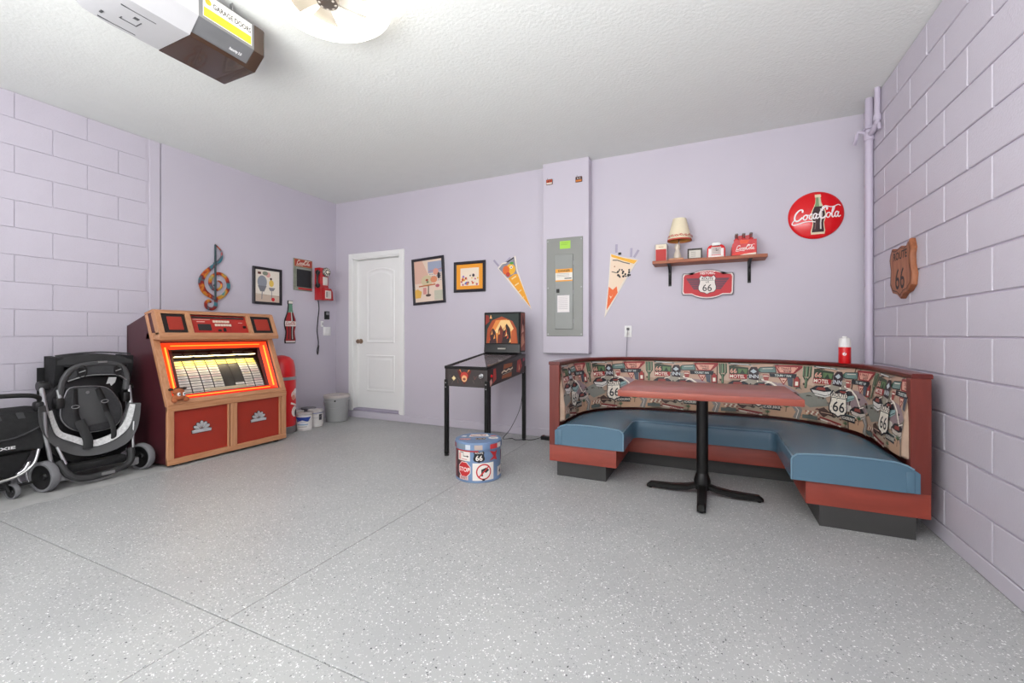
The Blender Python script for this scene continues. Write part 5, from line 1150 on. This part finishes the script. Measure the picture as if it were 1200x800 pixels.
for x, z, lab in ((-1.541, 2.718, 'tiny orange plaque near the ceiling, left one on the boxed column'), (-1.222, 2.700, 'tiny dark plaque near the ceiling, right one on the boxed column')):
    t = thing('magnet_plaque', (x, CY, z), lab, 'plaque')
    MB().box(x-.035, x+.035, CY-.012, CY, z-.028, z+.028, .003).build('plaque_body', mat('plaque_brown', '#6a4436', .5), t)
    P = Print(plane((x, CY-.012, z), (1, 0, 0), (0, 0, 1)), .0003)
    if x < -1.4: P.rect(-.03, -.006, .03, .022, '#c2502e'); P.rect(-.03, -.024, .03, -.008, '#e9ddd0'); P.disc(-.01, .008, .008, '#5a2018'); P.disc(.013, .008, .008, '#5a2018')
    else: P.rect(-.03, -.002, .03, .022, '#2a2226'); P.rect(-.03, -.024, .03, -.006, '#c9772f'); P.disc(-.01, .010, .007, '#c9b9b0'); P.disc(.013, .010, .007, '#c9b9b0')
    P.build('plaque_print', t)
    MB().tube([(x-.02, CY-.004, z+.028), (x-.02, CY-.004, z+.045)], .002, 6).build('hook', blackmetal_m, t)
# outlet with cord
ot = thing('wall_outlet', (-.745, YW, 1.14), 'white wall outlet above the booth with a thin cord plugged in', 'outlet')
MB().box(-.782, -.712, YW-.007, YW, 1.085, 1.200, .003, 2).build('plate', white_m, ot)
for z in (1.118, 1.168): MB().box(-.762, -.732, YW-.010, YW-.006, z-.015, z+.015, .004, 2).build('socket', mat('outlet_offwhite', '#dcdad6', .4), ot)
MB().box(-.758, -.734, YW-.030, YW-.010, 1.155, 1.178, .004).build('plug', mat('plug_grey', '#5c5a5c', .5), ot)
MB().tube(cr([(-.746, YW-.028, 1.16), (-.75, YW-.034, 1.10), (-.757, YW-.02, 1.0), (-.76, YW-.03, .87), (-.76, YW-.04, .6), (-.75, YW-.04, .02)], 6), .0028, 6).build('power_cord', mat('cord_grey', '#6f6a74', .5), ot)
# shelf
sf = thing('wall_shelf', (-.03, 4.3, 1.78), 'reclaimed wood wall shelf on two black iron brackets', 'shelf')
MB().box(-.492, .442, 4.205, YW-.002, 1.768, 1.797, .003).build('board', shelf_m, sf)
for x in (-.352, .318):
    MB().box(x-.014, x+.014, YW-.008, YW-.001, 1.575, 1.768, .001).prism([(4.23, 1.762), (YW-.008, 1.762), (YW-.008, 1.59), (YW-.016, 1.60), (YW-.03, 1.70), (4.26, 1.752)], (lambda x: lambda u, v, w=0: V(x-.008+w, u, v))(x), .016, .002).box(x-.014, x+.014, 4.225, YW-.002, 1.762, 1.768).build('bracket', blackmetal_m, sf)
ZS = 1.797
nd = thing('napkin_dispenser', (-.42, 4.29, ZS), 'upright red and chrome napkin dispenser at the shelf left end', 'napkin dispenser')
MB().box(-.475, -.362, 4.25, 4.36, ZS, ZS+.165, .012, 2).build('case', mat('case_silver', '#b9b3b3', .3, metal=.5), nd)
P = Print(plane((-.475, 4.25, ZS), (1, 0, 0), (0, 0, 1)), .0004); P.rect(.010, .006, .103, .112, '#b92a26'); P.rect(.010, .112, .103, .158, '#e9dcc4'); P.line([(.035, .134), (.078, .134)], .005, '#b58d5a'); P.build('front_print', nd)
# lamp: generic figurine base (no character)
lm = thing('table_lamp', (-.28, 4.29, ZS), 'small lamp with a cream red trimmed shade on the shelf', 'lamp')
lx, ly = -.268, 4.30
MB().box(lx-.085, lx+.045, ly-.05, ly+.05, ZS, ZS+.022, .004).build('base', oak_m, lm)
MB().lathe((lx-.01, ly, ZS+.022), [(0, 0), (.03, 0), (.034, .02), (.028, .05), (.02, .07), (.018, .085), (.026, .10), (.024, .125), (.012, .14), (0, .145)], 20).build('urn', mat('glazed_cream_ceramic', '#d9cdbd', .3), lm)
MB().tube([(lx-.005, ly, ZS+.14), (lx+.01, ly, ZS+.22)], .006, 8).build('stem', chrome_m, lm)
MB().lathe((lx+.01, ly, ZS+.205), [(0, 0), (.016, 0), (.016, .04), (0, .04)], 14).build('socket', black_m, lm)
sc_ = (lx+.008, ly, ZS+.185)
shd = mat('cream_shade', '#e9ddbf', .7, bump=.1)
MB().lathe(sc_, [(.107, 0), (.058, .205), (.055, .205), (.104, 0), (.107, 0)], 32).build('lamp_shade', shd, lm)
MB().lathe(sc_, [(.108, -.001), (.1055, .012), (.1015, .012), (.104, -.001), (.108, -.001)], 32).build('shade_trim', mat('trim_red', '#c04630', .6), lm)
MB().lathe(sc_, [(.1035, .002), (.0545, .204), (.053, .204), (.1025, .002), (.1035, .002)], 32).build('shade_lining', mat('warm_shade_lining', '#c98a45', .7), lm)
P = Print(lambda u, v, w=0: V(sc_[0]+(.107-.239*v+w)*math.cos(u-1.57), sc_[1]+(.107-.239*v+w)*math.sin(u-1.57), sc_[2]+v), .0004, .02)
for k in range(14):
    u = -2.6+k*.4; P.disc(u, .036+.004*(k % 2), .11, '#c9463a', .010, 8)
    P.disc(u, .036+.004*(k % 2), .05, '#efe0c8', .005, 8); P.line([(u+.12, .026), (u+.28, .044)], .006, '#c9463a')
P.build('shade_print', lm)
pfm = thing('photo_frame', (-.126, 4.29, ZS), 'small dark photo frame between lamp and red clock', 'picture frame')
Ff = plane((-.190, 4.275, ZS), (1, 0, 0), V(0, .12, 1))
rows = [[Ff(u, v, l) for u, v in ((i, i), (.124-i, i), (.124-i, .1-i), (i, .1-i))] for i, l in ((0, 0), (0, .012), (.012, .012), (.012, 0))]
MB().grid(rows, cv=True).build('frame', mat('pewter_frame', '#3c3733', .35, metal=.4), pfm)
P = Print(Ff, .0003); P.rect(.011, .011, .113, .089, '#d8d2c8')
for v in (.07, .058, .044, .03): P.line([(.03, v), (.07, v)], .004, '#9c968d')
P.build('card', pfm)
MB().prism([(.012, .012), (.112, .012), (.112, .088), (.012, .088)], lambda u, v, w=0: Ff(u, v, -.004+w), .004).prism([(.05, 0), (.075, 0), (.065, .07)], lambda u, v, w=0: Ff(u, v, -.006-w-.045*(1-v/.07)), .003).build('easel_back', cream_m, pfm)
ck = thing('desk_clock', (.048, 4.29, ZS), 'small red and white jukebox shaped clock on the shelf', 'clock')
Fk = plane((.048, 4.265, ZS), (1, 0, 0), (0, 0, 1))
def rb_(w, h, r, n=6):
    P = [(-w/2, 0), (w/2, 0)]
    P += [(w/2-r+r*math.cos(PI/2*i/n), h-r+r*math.sin(PI/2*i/n)) for i in range(n+1)]+[(-w/2+r-r*math.sin(PI/2*i/n), h-r+r*math.cos(PI/2*i/n)) for i in range(n+1)]
    return P
MB().prism(rb_(.148, .118, .04), lambda u, v, w=0: Fk(u, v, w-.05), .05, .006).build('case', red_m, ck)
MB().prism([(x*.62, y*.55+.100) for x, y in rb_(.12, .075, .035)], lambda u, v, w=0: Fk(u, v, w-.045), .045, .006).build('crest', white_m, ck)
MB().prism([(-.04, .028), (.04, .028), (.04, .098), (-.04, .098)], Fk, .005, .002).build('clock_face', mat('clock_face_grey', '#c9b9b4', .3), ck)
m = MB()
for s_ in (-1, 1): m.prism([(s_*.05-.012, .02), (s_*.05+.012, .02), (s_*.05+.012, .085), (s_*.05-.012, .085)], Fk, .006, .003)
m.prism([(-.065, .002), (.065, .002), (.06, .022), (-.06, .022)], Fk, .008, .003).build('white_panel', mat('milk_white', '#eae3e0', .3), ck)
P = Print(lambda u, v, w=0: Fk(u, v, w+.005), .0003)
for k in range(5): P.line([(-.03, .04+.011*k), (.03, .04+.011*k)], .003, '#94817d')
P.line([(0, .063), (0, .088)], .004, '#3a2e2c'); P.line([(0, .063), (.018, .07)], .004, '#3a2e2c'); P.build('face_print', ck)
# six pack carrier + bottles
car = thing('bottle_carrier', (.27, 4.29, ZS), 'red cardboard Coca-Cola six pack carrier at the shelf right end', 'bottle carrier')
kx0, kx1, ky0, ky1 = .170, .362, 4.225, 4.365
card = mat('red_carton', '#c8171d', .45, coat=.2)
Fk0 = lambda y: (lambda u, v, w=0: V(u, y+w, ZS+v))
MB().prism([(kx0, 0), (kx1, 0), (kx1-.004, .135), (kx0+.030, .138), (kx0+.004, .095)], Fk0(ky0), .003).build('front_panel', card, car)
MB().prism([(kx0, 0), (kx1, 0), (kx1-.004, .135), (kx0+.030, .138), (kx0+.004, .095)], Fk0(ky1-.003), .003).build('back_panel', card, car)
MB().box(kx0, kx0+.003, ky0, ky1, ZS, ZS+.08).box(kx1-.003, kx1, ky0, ky1, ZS, ZS+.135).box(kx0, kx1, ky0, ky1, ZS, ZS+.003).build('end_panel', card, car)
MB().prism([(kx0+.02, 0), (kx1-.02, 0), (kx1-.02, .16), (kx1-.045, .185), (kx0+.05, .185), (kx0+.02, .15)], Fk0((ky0+ky1)/2-.0015), .003).build('handle_divider', card, car)
P = Print(lambda u, v, w=0: V(kx0+u, ky0-w, ZS+v), .0004)
P.poly([(0.002, .002), (.06, .002), (.1, .012), (.188, .02), (.188, .002)], '#e9d6c6'); P.poly([(.002, .015), (.05, .03), (.12, .02), (.188, .03), (.188, .02), (.1, .012), (.002, .006)], '#e23a2a'); P.poly([(.07, .10), (.12, .10), (.14, .132), (.06, .132)], '#e8542f')
cola_script(P, .105, .062, .145, '#f4ece6'); P.build('carton_print', car)
cola_glass = mat('dark_cola_glass', '#6a1f18', .12, coat=.6); cap_m = mat('crown_cap', '#8d8a84', .3, metal=.7)
def cola_bottle(x, y, lab):
    t = thing('cola_bottle', (x, y, ZS+.003), lab, 'bottle', 'cola bottles in the red six pack carrier')
    MB().lathe((x, y, ZS+.003), [(0, 0), (.022, 0), (.0255, .006), (.0255, .03), (.022, .045), (.0255, .07), (.026, .09), (.022, .11), (.014, .135), (.0105, .155), (.0105, .178), (.012, .18), (.012, .186), (.009, .187)], 18).build('glass', cola_glass, t)
    MB().lathe((x, y, ZS+.188), [(.014, 0), (.0135, .006), (.011, .009), (0, .0095)], 18).build('crown_cap', cap_m, t)
    MB().lathe((x, y, ZS+.003), [(.0255, .078), (.0268, .08), (.0268, .10), (.0255, .102)], 18).lathe((x, y, ZS+.003), [(.0185, .122), (.0192, .124), (.0125, .148), (.012, .150)], 18).build('neck_label', mat('label_red', '#d4252a', .4), t)
    return t
pos = [(kx0+.040, 'left'), (kx0+.096, 'middle'), (kx0+.152, 'right')]
for i, (x, nm) in enumerate(pos):
    for y, row in ((ky0+.035, 'front'), (ky1-.035, 'back')):
        cola_bottle(x, y, 'dark cola bottle in the %s row, %s of three in the red carrier' % (row, nm))
# lighted route 66 sign under the shelf
rs = thing('route_sign', (-.025, YW, 1.58), 'red winged ROUTE 66 sign hanging under the shelf', 'sign')
def plaq(k=0):
    w, h, hh, r = .44-2*k, .205-2*k, .275-2*k, .02
    P = []
    cx, cz = 0, 0
    P += [(-w/2+.01, -h/2), (-.13, -h/2)]+[(-.13+.26*t/8, -h/2-(hh-h)/2*math.sin(PI*t/8)**.7) for t in range(1, 8)]+[(.13, -h/2), (w/2-.01, -h/2), (w/2, -h/2+.02), (w/2, h/2-.02), (w/2-.01, h/2), (.13, h/2)]
    P += [(.13-.26*t/8, h/2+(hh-h)/2*math.sin(PI*t/8)**.7) for t in range(1, 8)]+[(-.13, h/2), (-w/2+.01, h/2), (-w/2, h/2-.02), (-w/2, -h/2+.02)]
    return P
a_ = math.radians(-1.5)
Fr = plane((-.025, YW-.002, 1.580), (math.cos(a_)*1, 0, math.sin(a_)*1), (-math.sin(a_), 0, math.cos(a_)))
MB().prism(plaq(), Fr, .022, .003).build('sign_case', mat('sign_case_grey', '#5f646e', .4), rs)
P = Print(lambda u, v, w=0: Fr(u, v, .022+w), .0003)
P.poly(plaq(.006), '#e6d4d0'); P.poly(plaq(.016), '#c42b33')
for s_ in (-1, 1):
    P.poly([(s_*.06, .055), (s_*.185, .055), (s_*.115, -.05), (s_*.06, -.05)], '#6a3a4a')
    for k in range(4): P.line([(s_*.06, .030-.021*k), (s_*(.172-.016*k), .030-.021*k)], .004, '#a53a48')
P.poly(shield(0, -.005, .155, .175), '#3a2a2c'); P.poly(shield(0, -.005, .145, .165), '#e6dfd8'); P.text('ROUTE', 0, .040, .020, '#2a2426', 1.05, .015); P.line([(-.055, .033), (.055, .033)], .003, '#2a2426'); P.text('US', 0, .010, .016, '#2a2426', 1.1); P.text('66', 0, -.065, .062, '#2a2426', .95, .005); P.text('HISTORIC', 0, .090, .024, '#f4e6e2', .85, .03, 0)
P.build('sign_print', rs)
# big round red disc sign
dc = thing('button_sign', (.812, YW, 2.125), 'big round red Coca-Cola button sign with a bottle, high on the back wall', 'sign')
R0 = .197; cxx, czz = .812, 2.122
MB().lathe((cxx, YW-.002, czz), [(0, 0), (R0, 0), (R0+.002, .008)]+[(R0*t-.004*t, .055-.039*t**2.3) for t in (1, .93, .85, .75, .65, .55, .45, .35, .25, .15, .08, .0001)], 56, (0, -1, 0)).build('disc', mat('button_red', '#dd0d18', .3, var=.02, coat=.15), dc)
def dome(r): r = min(r, R0-.004)/R0; return .055-.039*r**2.3 if r < 1 else .016
P = Print(lambda u, v, w=0: V(cxx+u, YW-.002-dome(math.hypot(u, v))-w-.0015, czz+v), 0.0004, .012)
bo = bottle_outline(.012, -.165, .145, .335, 1.1); P.poly(bo, '#e9d8b8')
def sb(t0, t1, a, b_, f):
    def hw(t):
        for (xa, ya), (xb, yb_) in zip(BOT[1:], BOT[2:]):
            if ya >= t >= yb_: return xa+(xb-xa)*(ya-t)/(ya-yb_+1e-9)
        return BOT[-1][0]
    n = 10; L_ = [(hw(t0+(t1-t0)*k/n)*f, t0+(t1-t0)*k/n) for k in range(n+1)]
    return [(.012+x*b_*.145, -.165+y*.335) for x, y in L_]+[(.012+x*a*.145, -.165+y*.335) for x, y in reversed(L_)]
P.poly(sb(.05, .68, -.95, .95, 1), '#3a2125'); P.poly(sb(.68, .92, -.95, .95, 1), '#7f9a6e'); P.poly(sb(.68, .92, .2, .9, 1), '#cfd3b0'); P.poly(sb(.12, .62, .3, .55, 1), '#d9d2cc'); P.poly(sb(.12, .5, -.6, -.45, 1), '#7a5a55'); P.poly(sb(.0, .05, -1, 1, 1), '#e9d8b8')
cola_script(P, .0, -.008, .345, '#f6eeee', True, .03)
P.build('disc_print', dc)
# carved wooden shield on the right wall
ws = thing('wooden_shield_sign', (XR, 3.55, 1.52), 'carved brown wooden ROUTE 66 shield on the right block wall', 'sign')
shp = [(-(y-3.55), z-1.52) for y, z in [(3.69, 1.683), (3.665, 1.668), (3.627, 1.665), (3.60, 1.668), (3.543, 1.678), (3.50, 1.668), (3.479, 1.662), (3.44, 1.672), (3.41, 1.700), (3.385, 1.64), (3.40, 1.602), (3.396, 1.543), (3.37, 1.481), (3.383, 1.414), (3.437, 1.380), (3.50, 1.37), (3.55, 1.340), (3.60, 1.370), (3.68, 1.385), (3.725, 1.44), (3.712, 1.538), (3.735, 1.61), (3.720, 1.65)]]
Fsx = plane((XR-.003, 3.55, 1.52), (0, -1, 0), (0, 0, 1))
def Fs_(u, v, w=0): return V(XR-.003-w, 3.55-u, 1.52+v)
wsb = MB().prism(shp, Fs_, .030, .006).build('carved_board', wood('carved_oak', '#a4643f', '#7c4426', .5, (10, 10, 2), 4), ws)
MB().prism([(x*1.0, y*1.0) for x, y in inset(shp, .87)], lambda u, v, w=0: Fs_(u, v, .0295+w), .0012).build('raised_field', wood('carved_oak_field', '#b06e46', '#8c5030', .5, (10, 10, 2), 4), wsb)
P = Print(lambda u, v, w=0: Fs_(u, v, .0310+w), .0003)
P.line([(x, y) for x, y in inset(shp+[shp[0]], .90)], .005, '#3a1d12'); P.text('ROUTE', 0, .075, .050, '#22140f', .95, .02); P.text('66', 0, -.115, .135, '#22140f', .8, .005)
P.build('burned_lettering', wsb)

# ================================================================= CEILING THINGS
# fan light
fx_, fy_ = -1.78, 1.61
fn = thing('ceiling_fan_light', (fx_, fy_, ZC), 'round enclosed ceiling fan with a glowing white light ring', 'ceiling fan')
ring_m = mat('led_ring_diffuser', '#fffaf0', .4, var=.0, emit=FAN_LIGHT)
MB().lathe((fx_, fy_, ZC), [(.0, 0), (.26, 0), (.27, -.03), (.27, -.05), (0, -.05)], 40).build('housing', white_m, fn)
MB().lathe((fx_, fy_, ZC), [(.225, -.05), (.30, -.045), (.318, -.07), (.315, -.10), (.285, -.125), (.235, -.122), (.215, -.09), (.225, -.05)], 56).build('light_ring', ring_m, fn)
bl_m = mat('smoky_fan_blade', '#a59c8c', .35, var=.03)
for k in range(6):
    a = 2*PI*k/6+.35; rows = []
    for r_0 in (.05, .09, .13, .17, .20):
        w = .35+.35*(r_0/.2)
        rows.append([V(fx_+r_0*math.cos(a+w*(t-.5)), fy_+r_0*math.sin(a+w*(t-.5)), ZC-.085+.028*(t-.5)) for t in (0, .25, .5, .75, 1)])
    m = MB().grid(rows+[[p+V(0, 0, .003) for p in r] for r in reversed(rows)], cu=True); m.build('fan_blade', bl_m, fn)
MB().lathe((fx_, fy_, ZC), [(.0, -.05), (.05, -.052), (.058, -.10), (.05, -.115), (.03, -.12), (.0, -.122)], 24).build('motor_hub', mat('hub_bronze', '#6e655c', .35, metal=.5), fn)
m = MB()
for k in range(8): m.ball((fx_+.037*math.cos(k*PI/4), fy_+.037*math.sin(k*PI/4), ZC-.117), .008, .008, .004, 8)
m.build('hub_vent', mat('vent_cream', '#b5aca0', .4), fn)
# unseen glowing strips added behind the camera to brighten the room
led = mat('added_fill_diffuser', '#f6f9ff', .4, var=0, emit=FILL_STRIP)
for x, lab in ((-3.2, 'added fill light strip on the ceiling, left one behind the viewpoint'), (-.3, 'added fill light strip on the ceiling, right one behind the viewpoint')):
    t = thing('added_fill_strip', (x, -.7, ZC), lab, 'added light')
    MB().box(x-.06, x+.06, -1.3, -.1, ZC-.03, ZC, .004).build('housing', white_m, t)
    MB().box(x-.045, x+.045, -1.28, -.12, ZC-.055, ZC-.03, .008, 2).build('diffuser', led, t)
# garage door opener
ox0, ox1, oz0, oz1 = -2.73, -2.40, 2.645, 2.86
go = thing('garage_door_opener', (-2.56, 1.35, ZC), 'white and grey garage door opener with smoked lens hanging from the ceiling', 'garage door opener')
opw = mat('opener_white', '#adadaf', .35, var=.02); opg = mat('opener_grey', '#6d6e70', .35, metal=.2, var=.05); lens = mat('smoked_brown_lens', '#3f2f26', .25, var=.08, coat=.3)
sec = lambda i: [(-2.70+i, oz0+i), (-2.42-i, oz0+i), (-2.345-i, oz0+.075+i*.5), (-2.345-i, oz1-i), (-2.74+i, oz1-i), (-2.745+i, oz0+.05+i*.5)]
rows = [[V(x, y, z) for x, z in sec(i)] for y, i in ((.93, .05), (.95, .03), (1.0, .008), (1.10, 0), (1.315, 0))]
MB().grid(rows, cv=True, cap=True).build('rear_housing', opw, go)
m = MB()
for a in ((-2.60, -2.595, 1.10, 1.17), (-2.60, -2.55, 1.165, 1.17), (-2.545, -2.525, 1.13, 1.15), (-2.60, -2.58, 1.10, 1.105), (-2.49, -2.486, 1.06, 1.20), (-2.68, -2.676, 1.05, 1.2), (-2.64, -2.62, 1.04, 1.05)): m.box(*a, oz0-.0015, oz0+.003)
m.build('vent_slot', mat('slot_dark', '#4d4e50', .5), go)
rows = [[V(x, y, z) for x, z in sec(0)[1:5]+[sec(0)[4]]] for y in (1.315, 1.62)]
MB().prism([(-2.70, oz0+.012), (-2.42, oz0+.012), (-2.345, oz0+.075), (-2.345, oz1), (-2.74, oz1), (-2.74, oz0+.05)], lambda u, v, w=0: V(u, 1.315+w, v), .29).build('light_housing', opg, go)
MB().prism([(-2.705, oz0-.002), (-2.425, oz0-.002), (-2.412, oz0+.014), (-2.705, oz0+.014)], lambda u, v, w=0: V(u, 1.317+w, v), .29, .002).build('lens_bottom', lens, go)
MB().prism([(-2.705, oz0-.002), (-2.425, oz0-.002), (-2.342, oz0+.07), (-2.342, oz1), (-2.745, oz1), (-2.745, oz0+.05)], lambda u, v, w=0: V(u, 1.605+w, v), .065, .012).build('lens_end', lens, go)
sl_ = plane((-2.345, 1.33, oz0+.075), (0, 1, 0), (0, 0, 1))
P = Print(lambda u, v, w=0: V(-2.345+w, 1.33+u, oz0+.075+v), .0003)
P.rect(.005, .015, .262, .135, '#e9e7e0'); P.rect(.008, .018, .259, .065, '#e8d51f'); P.text('GARAGE DOORS', .155, .082, .026, '#4a4844', .72, .035); P.disc(.03, .098, .016, '#e8a01f'); P.text('REPAIRS', .125, .046, .012, '#b58a10', 1., .01); P.text('AND INSTALLATION', .125, .026, .012, '#b58a10', .9, .01)
P.build('yellow_sticker', go)
nx = V(.07, 0, .063).normalized()
P = Print(lambda u, v, w=0: V(-2.42+.075*(v/.0974)+w*.65, 1.33+u, oz0+.012+.063*(v/.0974)-w*.76), .0004)
P.text('Security 2.0', .20, .03, .014, '#e9e9e9', .7, .02); P.build('brand_print', go)
for y in (1.05, 1.5):
    for x in (-2.72, -2.38): MB().box(x-.012, x+.012, y-.002, y+.002, oz1-.03, ZC).build('hanger_strap', silver_m, go)
MB().box(-2.57, -2.53, -2.2, 1.0, oz1-.03, oz1+.01, .003).build('rail', silver_m, go)
